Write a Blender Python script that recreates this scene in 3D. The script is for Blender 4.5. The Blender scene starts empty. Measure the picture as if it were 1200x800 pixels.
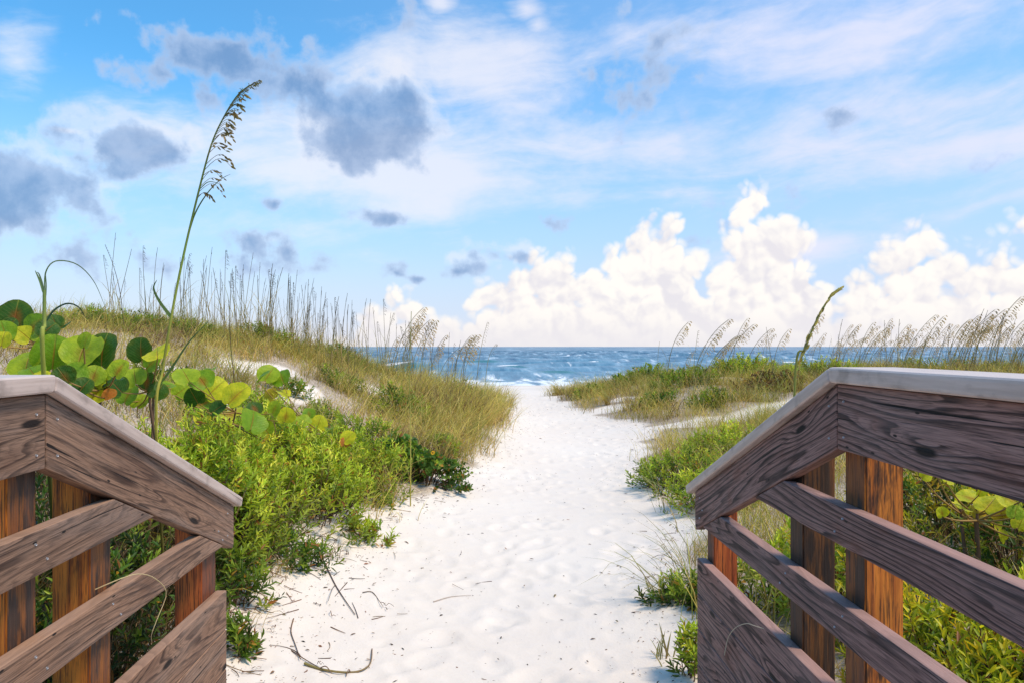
import bpy, bmesh, math
import numpy as np
from mathutils import Matrix, Vector

R = math.radians
rng = np.random.default_rng(7)
scene = bpy.context.scene
COL = scene.collection
EYE = 1.5
F = 867.0
YAW = math.atan(30 / F)
PI = math.pi

# ------------------------------------------------------------------ helpers
def tag(o, label=None, cat=None, group=None, kind=None):
    if label: o['label'] = label
    if cat: o['category'] = cat
    if group: o['group'] = group
    if kind: o['kind'] = kind
    return o

def empty(name, loc, label=None, cat=None, group=None):
    o = bpy.data.objects.new(name, None)
    o.location = loc
    o.empty_display_size = 0.1
    COL.objects.link(o)
    return tag(o, label, cat, group)

def link(name, me, mats, parent=None, loc=(0, 0, 0)):
    o = bpy.data.objects.new(name, me)
    COL.objects.link(o)
    for m in (mats if isinstance(mats, (list, tuple)) else [mats]):
        if m.name not in [x.name for x in me.materials if x]:
            me.materials.append(m)
    if parent is not None:
        o.parent = parent
    o.location = loc
    return o

def np_mesh(name, verts, faces_list, cols=None, smooth=False, attrs=None):
    """verts (N,3); faces_list: list of (M,k) int arrays"""
    me = bpy.data.meshes.new(name)
    verts = np.asarray(verts, np.float32)
    loops = np.concatenate([f.ravel() for f in faces_list]).astype(np.int32)
    tot = np.concatenate([np.full(len(f), f.shape[1], np.int32) for f in faces_list])
    start = np.concatenate([[0], np.cumsum(tot)[:-1]]).astype(np.int32)
    me.vertices.add(len(verts)); me.vertices.foreach_set('co', verts.ravel())
    me.loops.add(len(loops)); me.loops.foreach_set('vertex_index', loops)
    me.polygons.add(len(tot))
    me.polygons.foreach_set('loop_start', start)
    if smooth:
        me.polygons.foreach_set('use_smooth', np.ones(len(tot), bool))
    if cols is not None:
        a = me.attributes.new('Col', 'FLOAT_COLOR', 'POINT')
        c = np.ones((len(verts), 4), np.float32); c[:, :3] = cols
        a.data.foreach_set('color', c.ravel())
    for k, v in (attrs or {}).items():
        a = me.attributes.new(k, 'FLOAT', 'POINT')
        a.data.foreach_set('value', np.asarray(v, np.float32))
    me.update(calc_edges=True)
    me.validate()
    return me

class Geo:
    """collects vectorised pieces into one mesh"""
    def __init__(s): s.v = []; s.f = {3: [], 4: []}; s.c = []; s.n = 0
    def add(s, v, faces, c):
        s.v.append(v); s.c.append(c)
        for f in faces:
            if len(f): s.f[f.shape[1]].append(f + s.n)
        s.n += len(v)
    def mesh(s, name, smooth=False, origin=(0, 0, 0)):
        fl = [np.concatenate(s.f[k]) for k in (3, 4) if s.f[k]]
        return np_mesh(name, np.concatenate(s.v) - np.array(origin), fl, np.concatenate(s.c), smooth)

def norm(v): return v / np.maximum(np.linalg.norm(v, axis=-1, keepdims=True), 1e-9)

def blades(g, base, az, L, bend, width, c0, c1, lean=None, nseg=4):
    """grass blades: base (N,3)"""
    N = len(base)
    t = np.linspace(0, 1, nseg + 1)
    d = np.stack([np.cos(az), np.sin(az), 0 * az], 1)
    up = np.array([0, 0, 1.0])
    lean = np.zeros(N) if lean is None else lean
    th = lean[:, None] + bend[:, None] * t[None, :]            # angle from vertical along the blade
    seg = (L / nseg)[:, None]
    dx = np.cumsum(np.concatenate([np.zeros((N, 1)), np.sin(th[:, :-1]) * seg], 1), 1)
    dz = np.cumsum(np.concatenate([np.zeros((N, 1)), np.cos(th[:, :-1]) * seg], 1), 1)
    P = base[:, None, :] + d[:, None, :] * dx[..., None] + up * dz[..., None]
    ph = rng.uniform(0, 2 * PI, N)
    w = np.stack([np.cos(ph), np.sin(ph), 0 * ph], 1)
    wt = width[:, None] * np.array([0.8, 1, 0.9, 0.6, 0.0] if nseg == 4 else np.linspace(1, 0, nseg + 1))[None, :]
    V = np.empty((N, 2 * nseg + 1, 3))
    Cc = np.empty((N, 2 * nseg + 1, 3))
    for k in range(nseg):
        V[:, 2 * k] = P[:, k] - w * wt[:, k:k + 1] * .5
        V[:, 2 * k + 1] = P[:, k] + w * wt[:, k:k + 1] * .5
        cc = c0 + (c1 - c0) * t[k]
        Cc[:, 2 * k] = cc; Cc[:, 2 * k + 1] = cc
    V[:, 2 * nseg] = P[:, nseg]; Cc[:, 2 * nseg] = c1
    o = (np.arange(N) * (2 * nseg + 1))[:, None]
    q = [np.stack([o[:, 0] + 2 * k, o[:, 0] + 2 * k + 1, o[:, 0] + 2 * k + 3, o[:, 0] + 2 * k + 2], 1) for k in range(nseg - 1)]
    k = nseg - 1
    tr = np.stack([o[:, 0] + 2 * k, o[:, 0] + 2 * k + 1, o[:, 0] + 2 * k + 2], 1)
    g.add(V.reshape(-1, 3), q + [tr], Cc.reshape(-1, 3))

def leaves(g, pos, d, n, L, W, c, fold=.25, c_tip=None):
    """folded leaves: base pos, direction d, normal n"""
    d = norm(d); s = norm(np.cross(d, n)); n = np.cross(s, d)
    L = L[:, None]; W = W[:, None]
    N = len(pos)
    V = np.empty((N, 6, 3))
    V[:, 0] = pos
    V[:, 1] = pos + d * L * .38 - s * W * .5 + n * W * fold
    V[:, 2] = pos + d * L * .76 - s * W * .36 + n * W * fold * .6 - n * L * .05
    V[:, 3] = pos + d * L - n * L * .12
    V[:, 4] = pos + d * L * .76 + s * W * .36 + n * W * fold * .6 - n * L * .05
    V[:, 5] = pos + d * L * .38 + s * W * .5 + n * W * fold
    o = np.arange(N) * 6
    f = np.concatenate([np.stack([o, o + 3, o + 2, o + 1], 1), np.stack([o, o + 5, o + 4, o + 3], 1)])
    C = np.repeat(c[:, None, :], 6, 1)
    if c_tip is not None: C[:, 3] = c_tip; C[:, 2] = C[:, 4] = (c_tip + c) / 2
    g.add(V.reshape(-1, 3), [f], C.reshape(-1, 3))

def tube(g, pts, r, c, n=5):
    pts = np.asarray(pts, float); K = len(pts)
    r = np.broadcast_to(np.asarray(r, float), (K,))
    T = norm(np.gradient(pts, axis=0))
    ref = np.array([0.31, 0.87, 0.38])
    A = norm(np.cross(T, ref)); B = np.cross(T, A)
    a = np.linspace(0, 2 * PI, n, endpoint=False)
    V = pts[:, None] + (A[:, None] * np.cos(a)[None, :, None] + B[:, None] * np.sin(a)[None, :, None]) * r[:, None, None]
    i, j = np.meshgrid(np.arange(K - 1), np.arange(n), indexing='ij')
    j2 = (j + 1) % n
    f = np.stack([i * n + j, i * n + j2, (i + 1) * n + j2, (i + 1) * n + j], -1).reshape(-1, 4)
    c = np.asarray(c, float)
    C = np.broadcast_to(c, (K, 3)) if c.ndim == 1 else c
    g.add(V.reshape(-1, 3), [f], np.repeat(C, n, 0))

def bez(p0, p1, p2, p3, n=12):
    t = np.linspace(0, 1, n)[:, None]
    p0, p1, p2, p3 = map(np.array, (p0, p1, p2, p3))
    return (1-t)**3*p0 + 3*(1-t)**2*t*p1 + 3*(1-t)*t*t*p2 + t**3*p3

def at(px, Y):
    """world X of a column of the photograph at walkway distance Y"""
    return math.tan(math.atan((px - 600) / F) + YAW) * Y
def atz(py, Y, X=0):
    yc = X * math.sin(YAW) + Y * math.cos(YAW)
    return EYE - (py - 406) * yc / F

# ------------------------------------------------------------------ materials
class NT:
    def __init__(s, nt): s.nt = nt; s.n = nt.nodes; s.l = nt.links
    def set(s, sock, v):
        if isinstance(v, bpy.types.NodeSocket): s.l.new(v, sock)
        elif v is not None:
            if hasattr(sock.default_value, '__len__') and not hasattr(v, '__len__'): v = (v,) * len(sock.default_value)
            if hasattr(v, '__len__') and len(v) == 3 and len(sock.default_value) == 4: v = (*v, 1)
            sock.default_value = v
    def new(s, t, **kw):
        n = s.n.new(t)
        for k, v in kw.items(): setattr(n, k, v)
        return n
    def m(s, op, a, b=None, c=None, clamp=False):
        n = s.new('ShaderNodeMath', operation=op); n.use_clamp = clamp
        for i, v in enumerate((a, b, c)):
            if v is not None: s.set(n.inputs[i], v)
        return n.outputs[0]
    def v(s, op, a, b=None, c=None, out=0):
        n = s.new('ShaderNodeVectorMath', operation=op)
        for i, v in enumerate((a, b, c)):
            if v is not None: s.set(n.inputs[i], v)
        return n.outputs[out]
    def vlen(s, a): return s.v('LENGTH', a, out=1)
    def comb(s, x, y, z):
        n = s.new('ShaderNodeCombineXYZ')
        for i, v in enumerate((x, y, z)): s.set(n.inputs[i], v)
        return n.outputs[0]
    def sep(s, v):
        n = s.new('ShaderNodeSeparateXYZ'); s.set(n.inputs[0], v); return n.outputs
    dim = '3D'
    def noise(s, vec, scale, detail=4, rough=.5, dist=0., lac=2., col=False):
        n = s.new('ShaderNodeTexNoise', noise_dimensions=s.dim); s.set(n.inputs['Vector'], vec)
        n.inputs['Scale'].default_value = scale; n.inputs['Detail'].default_value = detail
        n.inputs['Roughness'].default_value = rough; n.inputs['Distortion'].default_value = dist
        n.inputs['Lacunarity'].default_value = lac
        return n.outputs['Color' if col else 0]
    def voro(s, vec, scale, feature='F1', detail=0, out='Distance', rand=1., smooth=None):
        n = s.new('ShaderNodeTexVoronoi', feature=feature, voronoi_dimensions=s.dim); s.set(n.inputs['Vector'], vec)
        n.inputs['Scale'].default_value = scale
        if 'Detail' in n.inputs: n.inputs['Detail'].default_value = detail
        n.inputs['Randomness'].default_value = rand
        if smooth is not None: n.inputs['Smoothness'].default_value = smooth
        return n.outputs[out]
    def rng(s, v, a, b, c=0., d=1., smooth=True):
        n = s.new('ShaderNodeMapRange', interpolation_type='SMOOTHSTEP' if smooth else 'LINEAR')
        for i, x in enumerate((v, a, b, c, d)): s.set(n.inputs[i], x)
        return n.outputs[0]
    def mix(s, f, a, b, mode='MIX'):
        n = s.new('ShaderNodeMix', data_type='RGBA', blend_type=mode)
        s.set(n.inputs[0], f); s.set(n.inputs[6], a); s.set(n.inputs[7], b)
        return n.outputs[2]
    def attr(s, name, out=0):
        return s.new('ShaderNodeAttribute', attribute_name=name).outputs[out]
    def ramp(s, f, stops):
        n = s.new('ShaderNodeValToRGB'); s.set(n.inputs[0], f)
        e = n.color_ramp.elements
        while len(e) < len(stops): e.new(.5)
        for x, (p, c) in zip(e, stops): x.position = p; x.color = (*c, 1)
        return n.outputs[0]

def mat(name):
    m = bpy.data.materials.new(name); m.use_nodes = True
    t = NT(m.node_tree)
    b = t.n['Principled BSDF']
    return m, t, b

def bump(t, b, h, strength, dist):
    n = t.new('ShaderNodeBump'); n.inputs['Strength'].default_value = strength; n.inputs['Distance'].default_value = dist
    t.set(n.inputs['Height'], h); t.l.new(n.outputs[0], b.inputs['Normal'])

# foliage coloured per leaf, slightly translucent
def foliage_mat(name, rough=.5, trans=.3, gain=1.0):
    m, t, b = mat(name)
    c = t.attr('Col')
    geo = t.new('ShaderNodeNewGeometry')
    nz = t.noise(geo.outputs['Position'], 3.0, 3)
    c = t.mix(1.0, c, t.ramp(nz, [(.3, (.75*gain,)*3), (.7, (1.2*gain,)*3)]), 'MULTIPLY')
    t.set(b.inputs['Base Color'], c); b.inputs['Roughness'].default_value = rough
    b.inputs['Specular IOR Level'].default_value = .3
    tr = t.new('ShaderNodeBsdfTranslucent'); t.set(tr.inputs[0], t.mix(1.0, c, (1.25, 1.15, .5), 'MULTIPLY'))
    mx = t.new('ShaderNodeMixShader'); mx.inputs[0].default_value = trans
    t.l.new(b.outputs[0], mx.inputs[1]); t.l.new(tr.outputs[0], mx.inputs[2])
    t.l.new(mx.outputs[0], t.n['Material Output'].inputs[0])
    return m
M_leaf = foliage_mat('leaf_green', .42, .42, 1.3)
M_grass = foliage_mat('grass_blade', .6, .35, 1.5)
M_oat = foliage_mat('oat_straw', .7, .25, 1.25)
M_twig = foliage_mat('dry_twig', .8, .0)

def sea_grape_mat():
    m, t, b = mat('sea_grape_leaf')
    obj = t.new('ShaderNodeTexCoord').outputs['Object']
    oi = t.new('ShaderNodeObjectInfo').outputs['Random']
    x, y, z = t.sep(obj)
    ax = t.m('ABSOLUTE', x)
    # side veins fan from the midrib
    u = t.m('SUBTRACT', t.m('MULTIPLY', y, 9.5), t.m('MULTIPLY', ax, 6.5))
    fr = t.m('ABSOLUTE', t.m('SUBTRACT', t.m('FRACT', u), .5))
    side = t.rng(fr, .0, .06, 1., 0.)
    mid = t.rng(ax, .0, .03, 1., 0.)
    vein = t.m('MAXIMUM', mid, t.m('MULTIPLY', side, .55))
    base = t.attr('Col')
    nz = t.noise(t.v('ADD', obj, t.comb(t.m('MULTIPLY', oi, 30), 0, 0)), 3.5, 4, .6)
    base = t.mix(1.0, base, t.ramp(nz, [(.3, (.7, .8, .6)), (.7, (1.25, 1.15, 1.1))]), 'MULTIPLY')
    # reddish flush near the stalk of the leaf
    d = t.vlen(t.v('MULTIPLY', t.v('SUBTRACT', obj, (0, .3, 0)), (1.6, 1., 1.)))
    flush = t.m('MULTIPLY', t.rng(t.m('ADD', d, t.m('MULTIPLY', nz, .25)), .15, .55, 1., 0.), t.rng(oi, .45, 1., 0., .55))
    c = t.mix(flush, base, (.42, .11, .015))
    c = t.mix(t.m('MULTIPLY', vein, .6), c, t.mix(t.rng(d, .1, .6, 1., 0.), (.34, .42, .06), (.45, .12, .03)))
    t.set(b.inputs['Base Color'], c)
    b.inputs['Roughness'].default_value = .42; b.inputs['Specular IOR Level'].default_value = .22
    bump(t, b, t.m('ADD', t.m('MULTIPLY', vein, -.5), nz), .5, .02)
    tr = t.new('ShaderNodeBsdfTranslucent'); t.set(tr.inputs[0], t.mix(1.0, c, (1.3, 1.2, .4), 'MULTIPLY'))
    mx = t.new('ShaderNodeMixShader'); mx.inputs[0].default_value = .35
    t.l.new(b.outputs[0], mx.inputs[1]); t.l.new(tr.outputs[0], mx.inputs[2])
    t.l.new(mx.outputs[0], t.n['Material Output'].inputs[0])
    return m
M_grape = sea_grape_mat()

def wood_mat(name, light, mid, dark, stain, seed, knots=True):
    m, t, b = mat(name)
    tc = t.new('ShaderNodeTexCoord')
    oi = t.new('ShaderNodeObjectInfo').outputs['Random']
    off = t.comb(t.m('MULTIPLY', oi, 37.), t.m('MULTIPLY', oi, 11.), t.m('MULTIPLY', oi, 23.))
    o = tc.outputs['Object']
    p = t.v('ADD', o, off)
    x, y, z = t.sep(p)
    # knots: sparse cells stretched along the board
    t.dim = '2D'
    kp = t.comb(t.m('MULTIPLY', x, 1.7), t.m('MULTIPLY', z, 6.5), 0.)
    hp = t.comb(t.m('MULTIPLY', x, 6.), t.m('MULTIPLY', z, 19.), 0.)
    hd = t.voro(hp, 1.0); hc = t.voro(hp, 1.0, out='Color')
    kd = t.voro(kp, 1.0)
    kr = t.sep(t.voro(kp, 1.0, out='Color'))[0]
    t.dim = '3D'
    has = t.m('GREATER_THAN', kr, .5)
    kn = t.m('MULTIPLY', t.rng(kd, 0., .30, 1., 0.), has)
    # growth rings cut lengthways
    w = t.noise(t.v('MULTIPLY', p, (.8, 1.5, 3.4)), 1.0, 1.2, .4)
    spv = t.noise(t.v('MULTIPLY', p, (.9, 6., 22.)), 1.0, 2, .5)
    rr = t.m('ADD', t.m('ADD', t.m('MULTIPLY', z, 40.), t.m('MULTIPLY', w, 17.)), t.m('ADD', t.m('MULTIPLY', spv, 4.), t.m('MULTIPLY', kn, 1.4)))
    ringf = t.m('FRACT', rr)
    late = t.m('MULTIPLY', t.rng(ringf, .50 if seed == 1 else .36, .84), t.rng(ringf, .88, .95, 1., 0.))
    r3 = t.m('FRACT', t.m('ADD', t.m('MULTIPLY', rr, 2.7), t.m('MULTIPLY', spv, 1.5)))
    late2 = t.m('MULTIPLY', t.rng(r3, .5, .85), t.rng(r3, .88, .97, 1., 0.))
    # fibres
    fib = t.noise(t.v('MULTIPLY', p, (3.5, 150., 190.)), 1.0, 5, .75)
    fib2 = t.noise(t.v('MULTIPLY', p, (14., 300., 420.)), 1.0, 3, .6)
    blot = t.noise(t.v('MULTIPLY', p, (3., 5., 7.)), 1.0, 4, .6)
    crack = t.rng(t.noise(t.v('MULTIPLY', p, (1.6, 70., 95.)), 1.0, 3, .6), .645, .69)
    c = t.mix(t.rng(fib, .30, .70), mid, light)
    c = t.mix(t.m('MULTIPLY', late2, .34), c, dark)
    c = t.mix(t.m('MULTIPLY', t.m('MULTIPLY', late, t.rng(fib, .25, .6, .55 if seed == 1 else .85, 1.)), t.rng(blot, .32, .62, .4 if seed == 1 else .75, 1.)), c, dark)
    grey = t.rng(t.noise(t.v('MULTIPLY', p, (1.6, 4., 9.)), 1.0, 4, .6), .42, .68)
    c = t.mix(t.m('MULTIPLY', grey, .42 if seed == 1 else .25), c, tuple(.5 * v + .5 * sum(light) / 3 for v in light))
    holes = t.rng(hd, .035, .06, 1., 0.)
    c = t.mix(t.m('MULTIPLY', holes, t.m('GREATER_THAN', t.sep(hc)[1], .80)), c, (.012, .008, .007))
    c = t.mix(1.0, c, t.ramp(oi, [(0., (.84, .84, .86)), (1., (1.12, 1.08, 1.05))]), 'MULTIPLY')
    c = t.mix(t.m('MULTIPLY', t.rng(blot, .5, .75), .55), c, stain)
    c = t.mix(t.m('MULTIPLY', t.rng(fib2, .48, .68), .6), c, tuple(v * .45 for v in dark))
    if knots:
        k2 = t.m('MULTIPLY', has, t.rng(t.m('ADD', kd, t.m('MULTIPLY', fib, .06)), .070, .11, 1., 0.))
        c = t.mix(k2, c, tuple(v * .35 for v in dark))
    c = t.mix(crack, c, tuple(v * .25 for v in dark))
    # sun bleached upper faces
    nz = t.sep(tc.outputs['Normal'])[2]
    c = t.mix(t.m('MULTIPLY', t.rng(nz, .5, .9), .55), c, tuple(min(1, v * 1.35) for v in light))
    t.set(b.inputs['Base Color'], c)
    t.set(b.inputs['Roughness'], t.rng(fib, .2, .8, .62, .85))
    b.inputs['Specular IOR Level'].default_value = .3
    h = t.m('ADD', t.m('MULTIPLY', late, .5), t.m('ADD', t.m('MULTIPLY', fib, .7), t.m('ADD', t.m('MULTIPLY', fib2, .35), t.m('MULTIPLY', crack, -1.6))))
    bump(t, b, h, .45, .003)
    return m
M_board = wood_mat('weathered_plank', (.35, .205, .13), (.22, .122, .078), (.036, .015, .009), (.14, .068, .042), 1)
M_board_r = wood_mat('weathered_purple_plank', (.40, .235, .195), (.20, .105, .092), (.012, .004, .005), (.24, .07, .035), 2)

def cap_mat():
    m, t, b = mat('painted_grey_cap')
    tc = t.new('ShaderNodeTexCoord'); p = tc.outputs['Object']
    f = t.noise(t.v('MULTIPLY', p, (3., 60., 60.)), 1., 5, .65)
    s = t.noise(t.v('MULTIPLY', p, (9., 14., 14.)), 1., 5, .6)
    c = t.mix(t.rng(f, .3, .7), (.50, .37, .31), (.66, .51, .44))
    c = t.mix(t.m('MULTIPLY', t.rng(s, .50, .70), .6), c, (.24, .175, .145))
    ck = t.rng(t.noise(t.v('MULTIPLY', p, (1.4, 90., 90.)), 1., 3, .6), .63, .69)
    c = t.mix(t.m('MULTIPLY', ck, .75), c, (.09, .06, .05))
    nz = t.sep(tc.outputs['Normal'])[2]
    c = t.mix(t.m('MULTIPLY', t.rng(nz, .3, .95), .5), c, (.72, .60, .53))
    t.set(b.inputs['Base Color'], c); b.inputs['Roughness'].default_value = .5
    bump(t, b, t.m('ADD', f, s), .35, .002)
    return m
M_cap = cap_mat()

def post_mat(name, org, org2):
    m, t, b = mat(name)
    tc = t.new('ShaderNodeTexCoord'); o = tc.outputs['Object']
    oi = t.new('ShaderNodeObjectInfo').outputs['Random']
    p = t.v('ADD', o, t.comb(t.m('MULTIPLY', oi, 19.), t.m('MULTIPLY', oi, 7.), t.m('MULTIPLY', oi, 31.)))
    fib = t.noise(t.v('MULTIPLY', p, (55., 55., 2.2)), 1., 5, .65)
    fine = t.noise(t.v('MULTIPLY', p, (240., 240., 9.)), 1., 4, .65)
    blot = t.noise(t.v('MULTIPLY', p, (17., 17., 3.2)), 1., 5, .65)
    c = t.mix(t.rng(fib, .35, .65), org, org2)
    c = t.mix(t.m('MULTIPLY', t.rng(fine, .5, .62), .75), c, (.03, .012, .005))
    c = t.mix(t.m('MULTIPLY', t.rng(blot, .56, .66), .85), c, (.022, .013, .009))
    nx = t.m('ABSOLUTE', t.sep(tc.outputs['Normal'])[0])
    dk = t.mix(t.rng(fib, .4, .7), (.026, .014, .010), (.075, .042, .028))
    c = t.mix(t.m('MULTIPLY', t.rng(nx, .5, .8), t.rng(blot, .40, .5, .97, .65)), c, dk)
    t.set(b.inputs['Base Color'], c); b.inputs['Roughness'].default_value = .7
    bump(t, b, t.m('ADD', fib, t.m('MULTIPLY', fine, .5)), .7, .005)
    return m
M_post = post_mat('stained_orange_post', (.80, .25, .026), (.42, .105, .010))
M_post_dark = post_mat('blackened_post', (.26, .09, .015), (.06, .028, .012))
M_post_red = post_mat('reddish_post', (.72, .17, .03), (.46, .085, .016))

m_, t_, b_ = mat('galvanised_screw'); b_.inputs['Metallic'].default_value = .9; b_.inputs['Roughness'].default_value = .45
t_.set(b_.inputs['Base Color'], t_.ramp(t_.noise(t_.new('ShaderNodeTexCoord').outputs['Object'], 300, 3), [(.3, (.25, .24, .25)), (.7, (.6, .6, .62))]))
M_screw = m_

def sand_mat():
    m, t, b = mat('white_sand')
    p = t.new('ShaderNodeNewGeometry').outputs['Position']
    veg = t.attr('veg', 2); wet = t.attr('wet', 2)
    big = t.noise(p, .55, 4, .55); med = t.noise(p, 5., 5, .6); fine = t.noise(p, 45., 5, .65); grain = t.noise(p, 420., 2, .6)
    c = t.mix(t.rng(big, .3, .7), (.835, .72, .615), (.875, .77, .665))
    c = t.mix(t.m('MULTIPLY', t.rng(med, .45, .75), .35), c, (.76, .69, .64))
    c = t.mix(t.m('MULTIPLY', t.rng(grain, .55, .75), .35), c, (.62, .55, .50))
    speck = t.m('MULTIPLY', t.rng(t.voro(p, 26.), .0, .1, 1., 0.), t.rng(med, .5, .62))
    c = t.mix(t.m('MULTIPLY', speck, .7), c, (.22, .16, .12))
    soil = t.mix(t.rng(fine, .35, .65), (.16, .105, .055), (.62, .50, .385))
    soil = t.mix(t.attr('ground_shade', 2), soil, (.018, .013, .009))  # shadow behind the left railing, painted into the ground colour
    vf = t.rng(t.m('ADD', veg, t.m('MULTIPLY', t.m('SUBTRACT', fine, .5), 1.3)), .35, .8)
    c = t.mix(t.m('MULTIPLY', vf, .85), c, soil)
    c = t.mix(wet, c, (.52, .45, .38))
    t.set(b.inputs['Base Color'], c); b.inputs['Roughness'].default_value = .9
    b.inputs['Specular IOR Level'].default_value = .15
    h = t.m('ADD', t.m('MULTIPLY', med, 1.0), t.m('ADD', t.m('MULTIPLY', fine, .35), t.m('MULTIPLY', grain, .05)))
    bump(t, b, h, .35, .02)
    return m
M_sand = sand_mat()

def sea_mat():
    m, t, b = mat('sea_water')
    p = t.new('ShaderNodeNewGeometry').outputs['Position']
    x, y, z = t.sep(p)
    foamA = t.attr('foam', 2); face = t.attr('face', 2)
    # wave pattern gets coarser with distance, as the small waves merge
    a = t.noise(t.v('MULTIPLY', p, (.34, .055, 0.)), 1., 6, .66, .4)
    a2 = t.noise(t.v('MULTIPLY', p, (.8, .17, 0.)), 1., 6, .66, .3)
    a3 = t.noise(t.v('MULTIPLY', p, (.07, .0055, 0.)), 1., 6, .68, .3)
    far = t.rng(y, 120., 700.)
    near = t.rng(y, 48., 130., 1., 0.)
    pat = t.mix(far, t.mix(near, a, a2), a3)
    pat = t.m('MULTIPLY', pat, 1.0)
    c = t.ramp(pat, [(.35, (.02, .07, .145)), (.47, (.075, .17, .25)), (.56, (.16, .29, .385)), (.66, (.58, .66, .72))])  # sky reflections and glints on the waves painted as dark and pale blues
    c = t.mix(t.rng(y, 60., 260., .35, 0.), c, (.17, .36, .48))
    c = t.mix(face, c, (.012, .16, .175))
    fn = t.noise(t.v('MULTIPLY', p, (.30, .075, 0.)), 1., 7, .68, .6)
    foam = t.rng(t.m('ADD', foamA, t.m('MULTIPLY', t.m('SUBTRACT', fn, .5), 2.2)), .5, .72)
    cap = t.m('MULTIPLY', t.rng(t.noise(t.v('MULTIPLY', p, (.30, .05, 0.)), 1., 5, .6), .62, .69), t.rng(y, 120., 700., .75, 0.))
    foam = t.m('MAXIMUM', foam, cap)
    c = t.mix(foam, c, (.86, .88, .89))
    t.set(b.inputs['Base Color'], c)
    t.set(b.inputs['Roughness'], t.rng(foam, 0., 1., .35, .85))
    b.inputs['Specular IOR Level'].default_value = .22
    bump(t, b, t.m('ADD', t.m('MULTIPLY', a2, .6), a), .6, .6)
    return m
M_sea = sea_mat()

# ------------------------------------------------------------------ terrain
CTRL = np.array([
 (0,0,0),(-.2,3,0),(0,6,.0),(.4,9,.0),(.9,13,.02),(1.2,18,.02),(1.3,24,-.02),(0,-4,0),(-4,-4,.1),(4,-4,.1),
 (-12,34,-.35),(0,34,-.4),(10,34,-.4),(26,34,-.4),(-28,36,-.5),(-12,48,-1.0),(0,48,-1.0),(12,48,-1.0),(30,48,-1.0),(-30,48,-1.0),
 (0,62,-1.7),(-30,62,-1.7),(30,62,-1.7),
 (-1.2,3.5,.05),(-1.1,5.2,.08),(-.7,6.7,.09),(-.15,9,.1),(.4,13.8,.1),(.55,19,.1),
 (-1.8,4.5,.38),(-2.4,6,.72),(-3.0,8.5,1.0),(-3.4,11,1.22),(-6,13,1.85),(-2.8,15,1.2),(-1.3,15.5,.62),(-.6,12,.42),(-1.6,9.5,.55),
 (-4,4,.85),(-5,7,1.25),(-9,13,1.8),(-14,14,1.85),(-10,7,1.4),(-8,2,1.0),
 (-6,19,1.2),(-3,21,.6),(0,23,.12),(-10,21,1.1),(-6,27,0.),(-16,24,.7),
 (-1.25,1.5,.1),(-2,2.5,.35),(-1.4,0,.1),(-3,0,.4),
 (1.0,3.4,.02),(1.05,4.6,.04),(1.5,6,.05),(1.9,8.4,.07),(2.6,12,.08),(2.3,15.5,.08),(1.9,22,.06),
 (2.5,7,.2),(3.5,9,.32),(4.6,12.3,.32),(6.3,13,.5),(3.6,15.5,.35),(4.2,19,.58),(8,18.5,.72),(14,19,.75),(20,20,.75),(28,20,.8),
 (4,27,.1),(12,28,.2),(20,29,.2),
 (1.3,2,.08),(2,3,.25),(2.6,4.5,.32),(4,5,.5),(8,8,.6),(12,13,.7),(2,0,.2),(6,0,.5),
], float)
def _phi(r2): return np.where(r2 > 0, r2 * np.log(np.maximum(r2, 1e-12)) * .5, 0)
_P = CTRL[:, :2] / 10.0
_K = _phi(((_P[:, None] - _P[None]) ** 2).sum(-1)) + np.eye(len(_P)) * 2e-3
_Q = np.c_[np.ones(len(_P)), _P]
_A = np.block([[_K, _Q], [_Q.T, np.zeros((3, 3))]])
_W = np.linalg.solve(_A, np.r_[CTRL[:, 2], 0, 0, 0])
def gz(x, y):
    x = np.atleast_1d(np.asarray(x, float)); y = np.atleast_1d(np.asarray(y, float))
    xs = np.clip(x, -30, 30) / 10; ys = np.clip(y, -4, 62) / 10
    out = np.zeros(xs.shape)
    for (cx, cy), w in zip(_P, _W[:-3]):
        out += w * _phi((xs - cx) ** 2 + (ys - cy) ** 2)
    out += _W[-3] + _W[-2] * xs + _W[-1] * ys
    hump = .05 * np.sin(x * 1.9 + 1.1 * np.sin(y * .9)) * np.sin(y * 1.3 + .7) + .03 * np.sin(x * 4.1 + y * 2.3)
    rough = np.clip((np.abs(x - xpath(y)) - 1.0) / 1.5, 0, 1) * np.clip((40 - y) / 10, 0, 1)
    return out + hump * rough
_LY = [0, 3.0, 3.6, 4.5, 5.3, 6.7, 9, 11, 13.8, 17, 20, 22.5, 26]
_LX = [-1.3, -1.4, -1.48, -1.5, -1.25, -.70, -.12, .16, .42, .58, .6, .25, -3]
_RY = [0, 3.0, 4.0, 5, 6, 7, 8, 9, 10, 11.2, 12.3, 13.5, 14.3, 15.5, 18, 21, 23.5, 26]
_RX = [.95, 1.0, 1.05, 1.25, 1.6, 1.7, 1.75, 1.85, 2.05, 2.4, 2.8, 2.8, 2.5, 2.25, 1.95, 1.75, 2.0, 6]
def xl(y): return np.interp(y, _LY, _LX)
def xr(y): return np.interp(y, _RY, _RX)
def xpath(y): return (np.interp(y, _LY, _LX) + np.interp(y, [0, 10, 20, 26], [.95, 1.9, 1.8, 2])) / 2

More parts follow.
